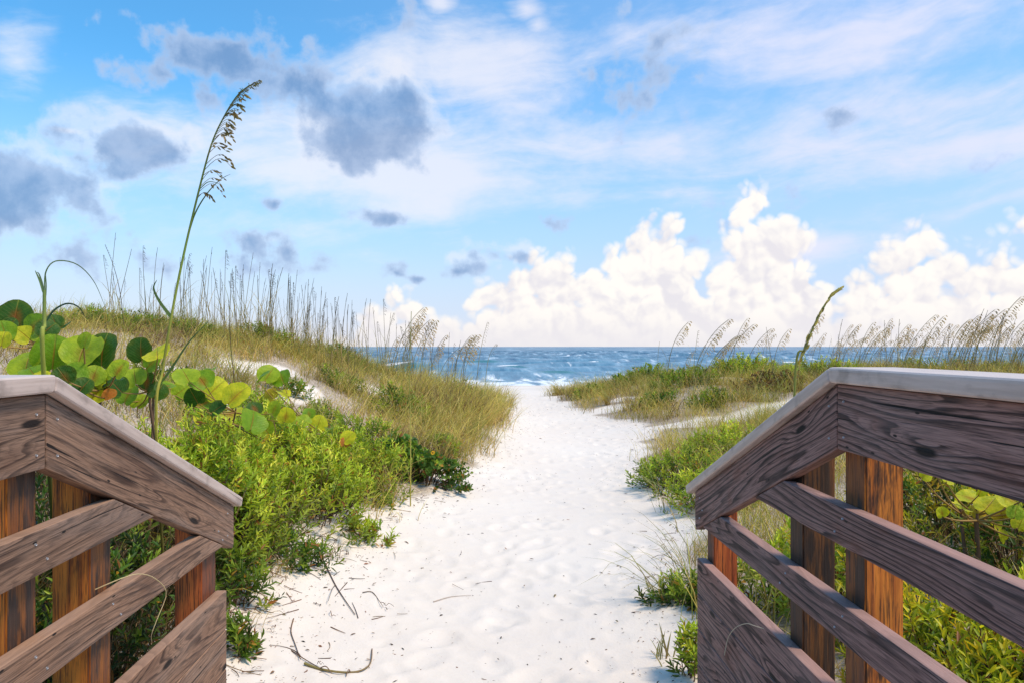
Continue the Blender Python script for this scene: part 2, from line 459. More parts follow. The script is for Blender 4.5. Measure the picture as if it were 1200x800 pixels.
# bare sand patches on the dunes (x, y, rx, ry)
BARE = [(-3.35, 10.9, .55, .55), (-2.5, 9.8, .3, .5), (-1.75, 12.2, .3, .5), (-2.7, 8.0, .3, .3), (-3.9, 9.2, .4, .3),
        (5.2, 12.7, 1.4, .7), (6.9, 13.4, 1.4, .75), (3.6, 12.5, .8, .35), (2.7, 15.9, .4, .5), (3.3, 16.9, .4, .3)]
def bare(x, y):
    m = np.zeros(np.shape(x))
    for bx, by, rx, ry in BARE:
        m = np.maximum(m, np.clip(1.4 - np.sqrt(((x - bx) / rx) ** 2 + ((y - by) / ry) ** 2), 0, 1))
    return np.clip(m * 2, 0, 1)
def veg(x, y):
    n = .18 * np.sin(y * 3.1 + 1.3 * np.sin(x * 2)) + .1 * np.sin(y * 7.3 + x)
    l = np.clip((xl(y) - x + n * .6) / .35 + .3, 0, 1)
    r = np.clip((x - xr(y) + n * .6) / .35 + .3, 0, 1)
    v = np.maximum(l, r) * np.clip((25.5 - y) / 2, 0, 1)
    return v * (1 - .75 * bare(x, y))

def build_sand():
    xs = np.unique(np.concatenate([np.linspace(-150, -32, 8), np.linspace(-30, -12, 20), np.linspace(-11.6, -2.6, 60), np.linspace(-2.5, 3.2, 230),
                                   np.linspace(3.3, 10, 60), np.linspace(10.3, 30, 30), np.linspace(32, 150, 8)]))
    ys = np.unique(np.concatenate([np.linspace(-40, -4, 6), np.linspace(-3, 2.2, 16), np.geomspace(2.3, 30, 640), np.linspace(31, 62, 40), [70, 90]]))
    X, Y = np.meshgrid(xs, ys)
    Z = gz(X.ravel(), Y.ravel()).reshape(X.shape)
    Z = np.where(Y > 62, -1.7 - (Y - 62) * .05, Z)
    # footprints and scuffs on the trodden path
    r2 = np.random.default_rng(11)
    for k in range(900):
        fy = 2.4 + 22 * r2.random() ** 1.5
        a, b = float(xl(fy)), float(min(xr(fy), xl(fy) + 3.2))
        fx = a + .15 + (b - a - .2) * r2.random()
        th = r2.normal(0, .5); ln = r2.uniform(.05, .15); wd = ln * r2.uniform(.4, .8); dp = r2.uniform(.002, .0125) * (ln / .12)
        i0, i1 = np.searchsorted(xs, [fx - .5, fx + .5]); j0, j1 = np.searchsorted(ys, [fy - .5, fy + .5])
        dx = X[j0:j1, i0:i1] - fx; dy = Y[j0:j1, i0:i1] - fy
        u = dx * math.cos(th) + dy * math.sin(th); v = -dx * math.sin(th) + dy * math.cos(th)
        q = np.sqrt((u / wd) ** 2 + (v / ln) ** 2)
        Z[j0:j1, i0:i1] += dp * (-np.exp(-q ** 3) + .45 * np.exp(-((q - 1.25) / .3) ** 2))
    nx, ny = len(xs), len(ys)
    i, j = np.meshgrid(np.arange(nx - 1), np.arange(ny - 1))
    f = np.stack([j * nx + i, j * nx + i + 1, (j + 1) * nx + i + 1, (j + 1) * nx + i], -1).reshape(-1, 4)
    V = np.stack([X, Y, Z], -1).reshape(-1, 3)
    vg = veg(V[:, 0], V[:, 1]); wet = np.clip((V[:, 1] - 43) / 4, 0, 1) * .5
    ground_shade = np.clip((-1.0 - V[:, 0]) / .2, 0, 1) * np.clip((3.6 - V[:, 1]) / .9, 0, 1) * np.clip((V[:, 0] + 3.2) / .6, 0, 1)  # mask of the painted shadow beside the left railing
    me = np_mesh('sand', V, [f], None, True, {'veg': vg, 'wet': wet, 'ground_shade': ground_shade})
    tag(link('sand_ground', me, M_sand), kind='structure')
build_sand()

def build_sea():
    ys = np.concatenate([np.linspace(46.5, 110, 240), np.geomspace(110.5, 700, 200), np.geomspace(720, 30000, 40)])
    u = np.linspace(-1, 1, 320)
    xs_n = np.sign(u) * np.abs(u) ** 1.3
    X = xs_n[None, :] * (ys[:, None] * 1.6 + 30); Y = np.repeat(ys[:, None], len(u), 1)
    r2 = np.random.default_rng(5)
    Z = np.full(X.shape, -1.0)
    for k in range(22):
        lam = r2.uniform(3, 16); th = r2.normal(0, .35); ph = r2.uniform(0, 6.28)
        A = .011 * lam * r2.uniform(.5, 1)
        kx, ky = math.sin(th) * 2 * PI / lam, math.cos(th) * 2 * PI / lam
        fade = np.clip((Y - 50) / 30, 0, 1) * np.clip((560 - Y) / 200, 0, 1)
        Z += A * fade * np.sin(kx * X + ky * Y + ph)
    foam = np.clip((66 - Y) / 14, 0, 1) * .46 + np.clip((130 - Y) / 70, 0, 1) * .27
    face = np.zeros(X.shape)
    # low breakers rolling in
    for (cx, cy, hw, h) in [(2.6, 86, 2.8, .75), (6.3, 67, 1.9, .38), (-9, 76, 3, .45), (22, 74, 4, .45), (38, 90, 5, .5), (-26, 88, 5, .5), (14, 104, 3, .4), (-1, 118, 3, .4), (30, 130, 5, .4)]:
        e = np.exp(-((X - cx) / hw) ** 4)
        d = Y - cy - .6 * np.sin((X - cx) * .5)
        prof = np.where(d < 0, np.exp(-(d / 1.1) ** 2), np.exp(-(d / 3.0) ** 2))
        Z += .7 * h * e * prof
        face = np.maximum(face, e * np.exp(-((d + .9) / 1.1) ** 2))
        foam = np.maximum(foam, .95 * np.exp(-((X - cx) / (hw * .8)) ** 2) * np.exp(-((d - .5) / .5) ** 2))
        foam = np.maximum(foam, .45 * np.exp(-((X - cx) / (hw * 1.4)) ** 2) * np.exp(-((d + 4.) / 1.6) ** 2))
    nx, ny = len(u), len(ys)
    i, j = np.meshgrid(np.arange(nx - 1), np.arange(ny - 1))
    f = np.stack([j * nx + i, j * nx + i + 1, (j + 1) * nx + i + 1, (j + 1) * nx + i], -1).reshape(-1, 4)
    me = np_mesh('sea', np.stack([X, Y, Z], -1).reshape(-1, 3), [f], None, True, {'foam': foam.ravel(), 'face': face.ravel()})
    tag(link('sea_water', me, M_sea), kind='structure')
build_sea()

# ------------------------------------------------------------------ railings
def board(name, poly, x0, x1, m, parent, dir_from=None, bev=.005, segs=2):
    """prism: poly in world (y, z), extruded in x from x0 to x1, own local axes along the grain"""
    pts = [Vector((0, y, z)) for y, z in poly]
    a, b = (pts[0], pts[1]) if dir_from is None else (Vector((0, *dir_from[0])), Vector((0, *dir_from[1])))
    d = (b - a).normalized()
    lx = Vector((0, d.y, d.z)); ly = Vector((-1, 0, 0)); lz = lx.cross(ly)
    c = sum(pts, Vector()) / len(pts); c.x = (x0 + x1) / 2
    Rm = Matrix((lx, ly, lz)).transposed()
    Ri = Rm.transposed()
    bm = bmesh.new()
    lo = [bm.verts.new(Ri @ (Vector((x0, p.y, p.z)) - c)) for p in pts]
    hi = [bm.verts.new(Ri @ (Vector((x1, p.y, p.z)) - c)) for p in pts]
    n = len(pts)
    bm.faces.new(lo); bm.faces.new(hi[::-1])
    for k in range(n):
        bm.faces.new((lo[k], hi[k], hi[(k + 1) % n], lo[(k + 1) % n]))
    bmesh.ops.recalc_face_normals(bm, faces=bm.faces)
    bmesh.ops.bevel(bm, geom=list(bm.edges), offset=bev, segments=segs, affect='EDGES', profile=.6)
    me = bpy.data.meshes.new(name); bm.to_mesh(me); bm.free()
    o = link(name, me, m, parent)
    o.matrix_local = Matrix.Translation(c - parent.location) @ Rm.to_4x4()
    return o

def post(parent, x0, x1, y0, y1, ztop, m, slope=0.):
    cx, cy = (x0 + x1) / 2, (y0 + y1) / 2
    zb = float(gz(cx, cy)[0]) - .25
    bm = bmesh.new()
    bmesh.ops.create_cube(bm, size=1)
    for v in bm.verts:
        top = v.co.z > 0
        v.co.x *= (x1 - x0); v.co.y *= (y1 - y0)
        v.co.z = (ztop + slope * v.co.y if top else zb) - zb
    bmesh.ops.bevel(bm, geom=list(bm.edges), offset=.004, segments=2, affect='EDGES')
    me = bpy.data.meshes.new('post'); bm.to_mesh(me); bm.free()
    return link('post', me, m, parent, Vector((cx, cy, zb)) - parent.location)

def screw(parent_board, side, y, z, xin):
    """screw head on the inner face of a board (world y, z)"""
    bm = bmesh.new()
    bmesh.ops.create_cone(bm, cap_ends=True, segments=12, radius1=.0034, radius2=.0026, depth=.003)
    # recessed cross: a smaller inset in the head
    top = max(bm.faces, key=lambda f: f.calc_center_median().z)
    r = bmesh.ops.inset_region(bm, faces=[top], thickness=.0012)
    for v in top.verts: v.co.z -= .0012
    me = bpy.data.meshes.new('screw'); bm.to_mesh(me); bm.free()
    o = link('screw', me, M_screw)
    W = Matrix.Translation((xin - side * .001, y, z)) @ Matrix.Rotation(-side * PI / 2, 4, 'Y')
    PW = parent_board.parent.matrix_basis @ parent_board.matrix_basis
    o.parent = parent_board
    o.matrix_local = PW.inverted() @ W

def railing(side, d, cap_h, kneeY, endY, drop, posts, mboard, label, postmats, kick_tops, endcut, tipY, YN=-.7):
    """side +1 right, -1 left; d = inner face distance"""
    root = empty('wooden_railing', (side * (d + .04), 0, 0), label, 'railing')
    Z = lambda dz: EYE - dz
    cz = cap_h                                              # cap top below eye
    xi, xo = side * d, side * (d + .038)
    X = (min(xi, xo), max(xi, xo))
    s = -drop / (endY - kneeY)
    tb, bb = cz + .041, cz + .041 + .158                    # top board top / bottom (below eye)
    g = .0015
    up = board('top_board', [(YN, Z(bb)), (kneeY - g, Z(bb)), (kneeY - g, Z(tb)), (YN, Z(tb))], *X, mboard, root)
    tb2 = lambda y: Z(tb) + s * (y - kneeY)
    bb2 = lambda y: Z(bb) + s * (y - kneeY)
    yk = kneeY + g
    sl = board('sloped_board', [(yk, bb2(yk)), (endY - .012, bb2(endY - .012)), (endY, bb2(endY) + .02), (endY, tb2(endY)), (yk, tb2(yk))], *X, mboard, root)
    # cap boards, wider than the rail and mitred at the knee
    ci, co = side * (d - .022), side * (d + .145)
    CX = (min(ci, co), max(ci, co))
    t = .038
    gap = .003
    mit = .5 * s * t * .5
    board('cap_board', [(YN, Z(cz + t)), (kneeY + mit, Z(cz + t)), (kneeY - mit, Z(cz)), (YN, Z(cz))], *CX, M_cap, root, bev=.009, segs=3)
    cb = lambda y: Z(cz + t) + s * (y - kneeY)
    ct = lambda y: Z(cz) + s * (y - kneeY)
    tip = tipY
    board('cap_board', [(kneeY + mit + g, cb(kneeY + mit + g)), (tip, cb(tip)), (tip + .014, ct(tip + .014)), (kneeY - mit + g, ct(kneeY - mit + g))], *CX, M_cap, root, bev=.009, segs=3)
    rails = []
    # horizontal rails, cut off under the sloped board
    for (a, b) in ((.383, .478), (.618, .708)):
        a, b = Z(a), Z(b)
        ya = kneeY + (a - Z(bb)) / s - .006                # where the sloped underside reaches height a
        yb = kneeY + (b - Z(bb)) / s - .006
        if yb > endY:
            ye = endY - .004; zz = bb2(ye) - .004
            poly = [(YN, b), (ye, b), (ye, max(zz, b + .004)), (min(ya, ye - .01), a), (YN, a)]
        else:
            poly = [(YN, b), (yb, b), (ya, a), (YN, a)]
        rails.append(board('rail', poly, *X, mboard, root))
    zt = kick_tops
    for k in range(4):
        top = Z(zt + k * .142); bot = Z(zt + k * .142 + .139)
        board('kick_board', [(YN, bot), (endcut, bot), (endcut, top), (YN, top)], *X, mboard, root)
    for k, (y0, y1) in enumerate(posts):
        px = (side * (d + .0395), side * (d + .132))
        ym = (y0 + y1) / 2
        zt_ = (Z(cz + t) if ym < kneeY else cb(ym)) - .004
        post(root, min(px), max(px), y0, y1, zt_ - (.004 if ym < kneeY else .0), postmats[k], 0 if ym < kneeY else s)
    for (bd, yy, zz) in [(up, kneeY - .035, Z(tb + .04)), (up, kneeY - .035, Z(tb + .125)), (sl, kneeY + .04, tb2(kneeY + .04) - .04),
                         (sl, kneeY + .04, tb2(kneeY + .04) - .12), (sl, endY - .07, tb2(endY - .07) - .04), (sl, endY - .07, tb2(endY - .07) - .12)]:
        screw(bd, side, yy, zz, xi)
    for rl, zz in zip(rails, (.43, .663)):
        for (y0, y1) in posts[:3]:
            ym = (y0 + y1) / 2
            if (zz == .43 and ym > kneeY + .25) or ym < .2: continue
            for q in (-.02, .02):
                screw(rl, side, ym + q, Z(zz + q), xi)
    return root

railing(-1, .935, .059, 1.605, 2.776, .49, [(1.537, 1.638), (1.854, 1.957), (2.57, 2.70), (-.45, -.35)], M_board,
        'weathered brown railing on the left whose sloped board points down to the bushes', [M_post, M_post, M_post_red, M_post], .875, 2.70, 2.80)
railing(1, .85, .049, 1.767, 2.99, .50, [(1.708, 1.807), (2.05, 2.14), (2.862, 2.95), (-.45, -.35)], M_board_r,
        'purplish grey railing on the right with dark swirling grain and broad pale cap', [M_post, M_post_dark, M_post_red, M_post], .85, 2.96, 3.045)

# ------------------------------------------------------------------ palettes (linear albedo)
def pick(pal, n, jit=.18):
    pal = np.array(pal, float)
    c = pal[rng.integers(0, len(pal), n)]
    return c * (1 + rng.uniform(-jit, jit, (n, 1)))
LIME = [(.56, .64, .06), (.46, .58, .05), (.66, .68, .08), (.38, .50, .04), (.74, .70, .09)]
MIDG = [(.23, .33, .035), (.30, .39, .04), (.38, .45, .045), (.16, .25, .03)]
DARKG = [(.07, .14, .025), (.09, .18, .03), (.13, .22, .035), (.05, .10, .02)]
SHADE = [(.03, .05, .012), (.045, .07, .016), (.05, .045, .018), (.02, .03, .01)]  # greens darkened so the leaf colour itself carries the shade
YELG = [(.58, .54, .03), (.66, .54, .04), (.44, .46, .03), (.32, .38, .03), (.70, .50, .03)]
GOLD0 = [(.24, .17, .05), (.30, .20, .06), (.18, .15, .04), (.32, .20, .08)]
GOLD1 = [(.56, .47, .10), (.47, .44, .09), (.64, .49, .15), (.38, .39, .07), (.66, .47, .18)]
OLIV1 = [(.24, .28, .06), (.19, .25, .05), (.32, .31, .08), (.42, .32, .11)]
BRN = [(.10, .055, .028), (.16, .09, .045), (.22, .14, .07), (.07, .04, .022)]
STRAW = [(.38, .30, .15), (.30, .22, .10), (.24, .17, .08)]

# ------------------------------------------------------------------ grass (stuff)
def grass_field(name, label, region, ntry, dens, Lr, pal0, pal1, per=22, spread=.10, wid=.006, lean=.45, bendr=(.2, 1.5), wind=None, seed=1, tall=None):
    global rng
    rng = np.random.default_rng(seed)
    x0, x1, y0, y1 = region
    x = rng.uniform(x0, x1, ntry); y = rng.uniform(y0, y1, ntry)
    keep = rng.random(ntry) < dens(x, y)
    x, y = x[keep], y[keep]
    n = len(x) * per
    bx = np.repeat(x, per) + rng.normal(0, spread, n); by = np.repeat(y, per) + rng.normal(0, spread, n)
    base = np.stack([bx, by, gz(bx, by) - .02], 1)
    tl = rng.uniform(.45, 1.25, len(x))
    if tall is not None: tl = tl * tall(x, y)
    tl = np.repeat(tl, per)
    L = rng.uniform(*Lr, n) * tl
    az = rng.uniform(0, 2 * PI, n)
    if wind is not None: az = np.where(rng.random(n) < .45, rng.normal(wind, .7, n), az)
    pv = np.sin(x * 1.7 + 1.3 * np.sin(y * .8)) + np.sin(y * 1.5 + 1.1 * np.sin(x * 1.2)) + .5 * np.sin(x * 4.3 - y * 2.1) + rng.normal(0, .55, len(x))
    t0, t1 = pick(pal0, len(x)), pick(pal1, len(x))
    gsel = pv > .95; t1[gsel] = pick(OLIV1, gsel.sum()); t0[gsel] *= .8
    bsel = pv < -1.35; t1[bsel] = pick(STRAW + BRN, bsel.sum()); t0[bsel] = pick(BRN, bsel.sum())
    tc0 = np.repeat(t0, per, 0); tc1 = np.repeat(t1, per, 0)
    mixk = rng.random((n, 1)) < .78
    c0 = np.where(mixk, tc0, pick(pal0, n)); c1 = np.where(mixk, tc1, pick(pal1, n))
    g = Geo()
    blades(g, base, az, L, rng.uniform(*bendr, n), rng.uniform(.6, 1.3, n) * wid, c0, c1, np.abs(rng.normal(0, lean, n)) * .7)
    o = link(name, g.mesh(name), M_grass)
    return tag(o, label, None, None, 'stuff')

def dens_left(x, y):
    v = np.clip((xl(y) - x) / .25, 0, 1) * (1 - bare(x, y)) * np.clip((24 - y) / 3, 0, 1)
    hump = np.exp(-((x + .35) / 1.1) ** 2 - ((y - 12.) / 4.) ** 2) * 1.0
    crest = np.exp(-((y - 13.5 + (x + 6) * .12) / 2.0) ** 2) * (.45 + .4 * np.sin(x * 3.1) * np.sin(x * 1.3 + y)) * (x < -2)
    patch = .5 + .5 * np.sin(x * 2.3 + 1.7 * np.sin(y * 1.1)) * np.sin(y * 1.9 + .5)
    slope = .14 + .46 * patch ** 1.5
    return v * np.clip(np.maximum(np.maximum(hump, crest), slope), 0, 1)
grass_field('dune_grass', 'golden grass covering the left dune beside the sandy path', (-9, .8, 2.6, 22), 10200, dens_left, (.20, .5), GOLD0, GOLD1, 22, .12, .007, bendr=(.3, 2.3), lean=.6, seed=21, wind=0.3, tall=lambda x, y: 1 + .7 * np.exp(-((x + .5) / 1.3) ** 2 - ((y - 13) / 5.) ** 2))
grass_field('crest_grass', 'olive brown grass along the top of the left dune', (-13, -1.2, 10.5, 17), 1500,
            lambda x, y: dens_left(x, y) * np.exp(-((y - 13.2 + (x + 6) * .12) / 1.8) ** 2), (.2, .5), GOLD0, OLIV1, 24, .16, .008, bendr=(.3, 2.2), lean=.6, seed=22)
grass_field('shore_grass', 'green and straw grass spilling over the right dune by the sea', (1.7, 24, 13.4, 24), 7500,
            lambda x, y: np.clip((x - xr(y)) / .3, 0, 1) * (1 - bare(x, y)) * (.5 + .4 * np.sin(x * 1.7 + y) * np.sin(y * 1.3)), (.25, .6), GOLD0, GOLD1 + OLIV1, 24, .14, .008, bendr=(.5, 2.2), seed=23)
grass_field('meadow_grass', 'mixed straw and green grass behind the right railing', (1.15, 9, 1.2, 13.6), 3400,
            lambda x, y: np.clip((x - xr(y) - .12) / .3, 0, 1) * (1 - bare(x, y)) * (.55 + .3 * np.sin(x * 2.1 + y)), (.22, .55), GOLD0, GOLD1 + [(.35, .35, .04)], 24, .12, .005, bendr=(.5, 2.2), seed=24)
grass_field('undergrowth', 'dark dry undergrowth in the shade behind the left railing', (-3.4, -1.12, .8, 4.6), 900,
            lambda x, y: np.clip((xl(y) - x + .15) / .3, 0, 1) * .9, (.2, .6), [(.03, .02, .012), (.05, .032, .02)], [(.05, .035, .02), (.09, .06, .03), (.05, .06, .02), (.16, .11, .05)], 26, .11, .005, bendr=(.4, 2.4), seed=25)  # blade colours kept near black to paint in the shadow there

# ------------------------------------------------------------------ bushes
def bush(name, label, cat, x, y, rx, ry, h, nsprig, pal, tip, group=None, leafL=.060, leafW=.27, per=15, slen=.20, flowers=0, seed=0, upright=.6, trail=0.):
    global rng
    rng = np.random.default_rng(1000 + seed)
    z0 = float(gz(x, y)[0])
    root = empty(name, (x, y, z0), label, cat, group)
    g = Geo(); gs = Geo()
    # sprig tips fill an uneven dome
    n = nsprig
    th = rng.uniform(0, 2 * PI, n); u = rng.random(n) ** .55
    lump = 1 + .22 * np.sin(th * 3 + seed) + .15 * np.sin(th * 5 + 2 * seed)
    cr = np.sqrt(rng.random(n)) * lump
    ex = cr * np.cos(th) * rx; ey = cr * np.sin(th) * ry
    top = np.sqrt(np.clip(1 - (cr / 1.3) ** 2, 0.05, 1)) * (1 + .18 * np.sin(ex * 9 + seed) * np.sin(ey * 8 + 2.1 * seed))
    zz = h * top * (1 - .75 * rng.random(n) ** 2.2)
    P = np.stack([x + ex, y + ey, 0 * ex], 1)
    P[:, 2] = gz(P[:, 0], P[:, 1]) + zz
    out = np.stack([ex / rx, ey / ry, 0 * ex], 1)
    D = norm(out * (1 - upright) * 1.3 + np.array([0, 0, upright]) + rng.normal(0, .22, (n, 3)))
    sl = slen * rng.uniform(.6, 1.2, n)
    A = P - D * sl[:, None]
    for k in range(n):
        if k % 2 == 0:
            b0 = np.array([x + ex[k] * .45, y + ey[k] * .45, 0]); b0[2] = gz(b0[0], b0[1])[0] - .03
            tube(gs, bez(b0, b0 * .5 + A[k] * .5 + [0, 0, .05], A[k] - D[k] * .06, P[k], 6), np.linspace(.0045, .0015, 6), pick(BRN, 1)[0] * 1.1, 4)
    t = np.tile((np.arange(per) + .6) / per, n)
    k = np.repeat(np.arange(n), per); N = len(k)
    pos = A[k] + D[k] * (sl[k] * t)[:, None]
    phi = np.tile(np.arange(per) * 2.4, n) + rng.uniform(0, 6, n)[k]
    a1 = norm(np.cross(D[k], np.array([.3, .5, .81]))); a2 = np.cross(D[k], a1)
    rad = a1 * np.cos(phi)[:, None] + a2 * np.sin(phi)[:, None]
    open_ = 1.0 - .55 * t
    ld = norm(rad * open_[:, None] + D[k] * (.45 + .5 * t)[:, None] + rng.normal(0, .15, (N, 3)))
    ln = norm(D[k] - ld * (D[k] * ld).sum(1, keepdims=True) + rng.normal(0, .1, (N, 3)))
    L = leafL * rng.uniform(.65, 1.25, N) * (1.08 - .45 * t)
    c = np.repeat(pick(pal, n), per, 0) * (1 + rng.uniform(-.15, .15, (N, 1)))
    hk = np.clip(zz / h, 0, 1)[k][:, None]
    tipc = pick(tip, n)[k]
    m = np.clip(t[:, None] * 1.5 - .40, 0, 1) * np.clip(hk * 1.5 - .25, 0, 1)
    c = c * (.48 + .52 * hk) * (1 - m) + tipc * m  # shade inside the bush painted in: lower leaves get darker colour
    dead = rng.random(N) < .045
    c[dead] = pick([(.45, .25, .05), (.30, .12, .04)], dead.sum())
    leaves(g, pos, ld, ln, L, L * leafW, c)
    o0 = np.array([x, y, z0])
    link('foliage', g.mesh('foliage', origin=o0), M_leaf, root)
    link('stem', gs.mesh('stem', origin=o0), M_twig, root)
    for q in range(flowers):
        i = rng.integers(0, n)
        gf = Geo()
        fp = P[i] + [0, 0, .03] + np.array([0, -.03, 0])
        nn = 11; a = np.arange(nn) / nn * 2 * PI
        fn = norm(np.array([[.1, -.8, .6]]) + rng.normal(0, .2, (1, 3)))[0]
        b1 = norm(np.cross(fn, [0, 0, 1])); b2 = np.cross(fn, b1)
        dd = b1 * np.cos(a)[:, None] + b2 * np.sin(a)[:, None]
        leaves(gf, np.repeat(fp[None], nn, 0) + dd * .006, dd + fn * .12, np.repeat(fn[None], nn, 0), np.full(nn, .018), np.full(nn, .009), pick([(.75, .38, .015), (.8, .45, .02)], nn, .05))
        gf2 = Geo(); tube(gf2, [fp - fn * .004, fp + fn * .003, fp + fn * .006], [.006, .007, .002], (.20, .07, .015), 8)
        fo = link('flower', gf.mesh('flower', origin=o0), M_leaf, root)
        link('flower_centre', gf2.mesh('flower_centre', origin=o0), M_twig, fo)
    return root

S = 0
def B(label, px, Y, rx, ry, h, n, pal, tip, **k):
    global S
    S += 1
    bush(k.pop('name', 'dune_shrub'), label, k.pop('cat', 'shrub'), at(px, Y), Y, rx, ry, h, n, pal, tip, seed=S, **k)

GL = 'lime shrubs on the left dune'
B('bright lime shrub just past the low end of the left railing', 296, 5.0, .44, .45, .62, 210, MIDG, LIME, group=GL)
B('lime shrub rising behind the sloped cap of the left railing', 222, 4.2, .46, .4, .72, 200, MIDG, LIME, group=GL)
B('broad light green shrub bulging toward the sandy path', 366, 5.7, .50, .5, .56, 240, MIDG, LIME, group=GL)
B('pale green shrub between the long grass and the bulging lime shrub', 428, 6.8, .48, .5, .50, 190, MIDG, LIME, group=GL)
B('light green shrub under the round yellow leaves mid slope', 330, 6.4, .55, .5, .50, 190, MIDG, LIME, group=GL)
B('olive shrub high on the slope above the lime shrubs', 430, 7.6, .6, .6, .42, 170, DARKG + MIDG, MIDG + LIME, group=GL)
B('low straggly shrub creeping onto white sand at the path edge', 345, 4.75, .3, .26, .17, 55, DARKG, MIDG, group=GL, slen=.14)
B('small ragged shrub on sand below the grassy hump', 428, 5.55, .2, .2, .16, 34, MIDG, LIME, group=GL, slen=.14)
B('dark low bush with tiny orange flowers at the path bend', 488, 7.5, .55, .45, .33, 300, DARKG, DARKG + MIDG, name='flowering_bush', cat='bush', leafL=.05, leafW=.75, per=10, slen=.14, flowers=4, upright=.3)
B('tall lime shrub filling the space above the tip of the left railing', 268, 4.55, .38, .4, .74, 210, MIDG, LIME, group=GL)
B('leafy lime shrub under the yellow round leaves mid slope', 318, 5.75, .48, .4, .58, 200, MIDG, LIME, group=GL)
B('fresh green shrub under the last yellow round leaf', 385, 6.2, .42, .4, .52, 190, MIDG, LIME, group=GL)
B('ragged dim shrub at ground level beside the left end post', 268, 4.0, .20, .28, .30, 80, DARKG, MIDG, group=GL, slen=.14)
B('olive shrub running up behind the wispy tuft', 285, 6.9, .6, .5, .48, 190, MIDG + DARKG, LIME + MIDG, group=GL)
B('lime shrub standing well back behind the left flat cap', -160, 4.6, .6, .5, .5, 150, MIDG, LIME, group=GL)
B('small leafy sprig clump against the end of the left kick boards', 284, 3.55, .10, .14, .16, 22, DARKG, MIDG, group=GL, slen=.12)
B('lime shrub half hidden behind the tip of the left sloped cap', 255, 4.6, .40, .4, .66, 180, MIDG, LIME, group=GL)
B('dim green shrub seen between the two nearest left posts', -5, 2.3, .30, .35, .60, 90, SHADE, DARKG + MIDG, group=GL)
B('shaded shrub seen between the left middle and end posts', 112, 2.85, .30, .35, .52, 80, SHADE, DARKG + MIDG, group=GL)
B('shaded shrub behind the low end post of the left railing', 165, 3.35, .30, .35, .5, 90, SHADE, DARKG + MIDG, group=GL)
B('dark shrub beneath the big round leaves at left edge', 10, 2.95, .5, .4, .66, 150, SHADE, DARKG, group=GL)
for (lab, px, Y, rx, h, n) in [('dark scrub clump on the skyline left of the tall oat stalk', 160, 12.6, .6, .30, 90), ('round olive clump on the crest right of the tall oat stalk', 228, 12.4, .55, .3, 80),
    ('dark clump on the crest above the bare sand streak', 318, 13.0, .6, .36, 100), ('low green clump where the left crest meets the sea line', 398, 14.0, .6, .34, 90),
    ('small brown green clump beneath the bare sand streak', 335, 9.6, .35, .26, 60), ('sprawling olive clump on the slope behind the upright sea grape', 210, 8.2, .5, .26, 80), ('green clump in the thick of the golden grass', 470, 10.6, .45, .42, 100)]:
    B(lab, px, Y, rx, rx * .8, h, n, DARKG + MIDG, OLIV1 + MIDG, group='scrub clumps on the left dune', leafL=.07, leafW=.35, slen=.22, per=12)
for (lab, px, Y, rx, h, n) in [('small green clump just above the pale wispy tuft', 372, 8.6, .32, .26, 60), ('low olive clump at the foot of the dune beside the dark flowering bush', 520, 8.9, .3, .3, 70),
    ('green clump on the left dune nearest the sea', 545, 14.5, .5, .5, 90), ('brownish clump on the slope between the two sand streaks', 400, 11.2, .45, .3, 70), ('loose green clump on the skyline at far left', 105, 11.8, .6, .3, 80)]:
    B(lab, px, Y, rx, rx * .8, h, n, DARKG + MIDG, OLIV1 + MIDG, group='scrub clumps on the left dune', leafL=.06, leafW=.35, slen=.22, per=12)
GR = 'shrubs on the right side of the path'
B('dark green trailing bush at the white path edge, right', 792, 7.5, .5, .55, .34, 230, MIDG + DARKG, LIME + MIDG, group=GR, leafL=.055, slen=.2)
B('green bush with a small orange bloom behind the low end of the right railing', 850, 8.6, .6, .6, .36, 220, MIDG, LIME, group=GR, flowers=1, leafL=.055)
B('sprawling green bush nearest the tip of the right sloped cap', 835, 6.3, .4, .5, .36, 160, MIDG, LIME, group=GR)
B('low dark sprig clump hugging the right end post on sand', 803, 4.2, .22, .2, .15, 60, DARKG, MIDG, group=GR, slen=.14)
B('tiny leafy sprig at the foot of the right railing', 812, 3.3, .09, .1, .26, 22, MIDG, LIME, group=GR, slen=.12)
for (lab, px, Y, rx, h, n, pal, tip) in [
  ('bright green shrub highest on the right dune', 870, 18.5, 1.1, .55, 260, MIDG, MIDG + LIME),
  ('dark green shrub leaning seaward at left end of the right dune', 748, 19.5, .8, .45, 200, DARKG + MIDG, MIDG),
  ('olive shrub near the middle of the right dune face', 800, 17.2, .9, .45, 200, DARKG + MIDG, MIDG + OLIV1),
  ('yellowish shrub on the right dune beside the sloped cap', 960, 17.2, 1.1, .5, 220, MIDG, LIME + OLIV1),
  ('reddish brown shrub low on the right dune face', 905, 15.4, .8, .38, 180, BRN, BRN + OLIV1),
  ('low dark clump on the sand at the front edge of the right dune', 770, 15.0, .5, .28, 90, DARKG, DARKG + MIDG),
  ('small green clump in front of the right dune beside the bare sand', 835, 14.2, .5, .3, 90, DARKG + MIDG, MIDG + OLIV1),
  ('green clump at the left tip of the right dune', 690, 18.6, .5, .32, 90, DARKG + MIDG, MIDG + OLIV1),
  ('flat dark shrub behind the pale cap, far right dune', 1110, 19.0, 1.6, .45, 220, DARKG + MIDG, MIDG + OLIV1)]:
    B(lab, px, Y, rx, rx * .8, h, n, pal, tip, group=GR, leafL=.085, leafW=.4, slen=.32, per=14)
B('yellow green shrub low between the two nearest right posts', 1130, 2.55, .42, .36, .50, 190, MIDG, YELG, group=GR)
B('lime yellow shrub at the bottom right corner under the rails', 1190, 2.15, .36, .3, .55, 170, MIDG, YELG, group=GR)
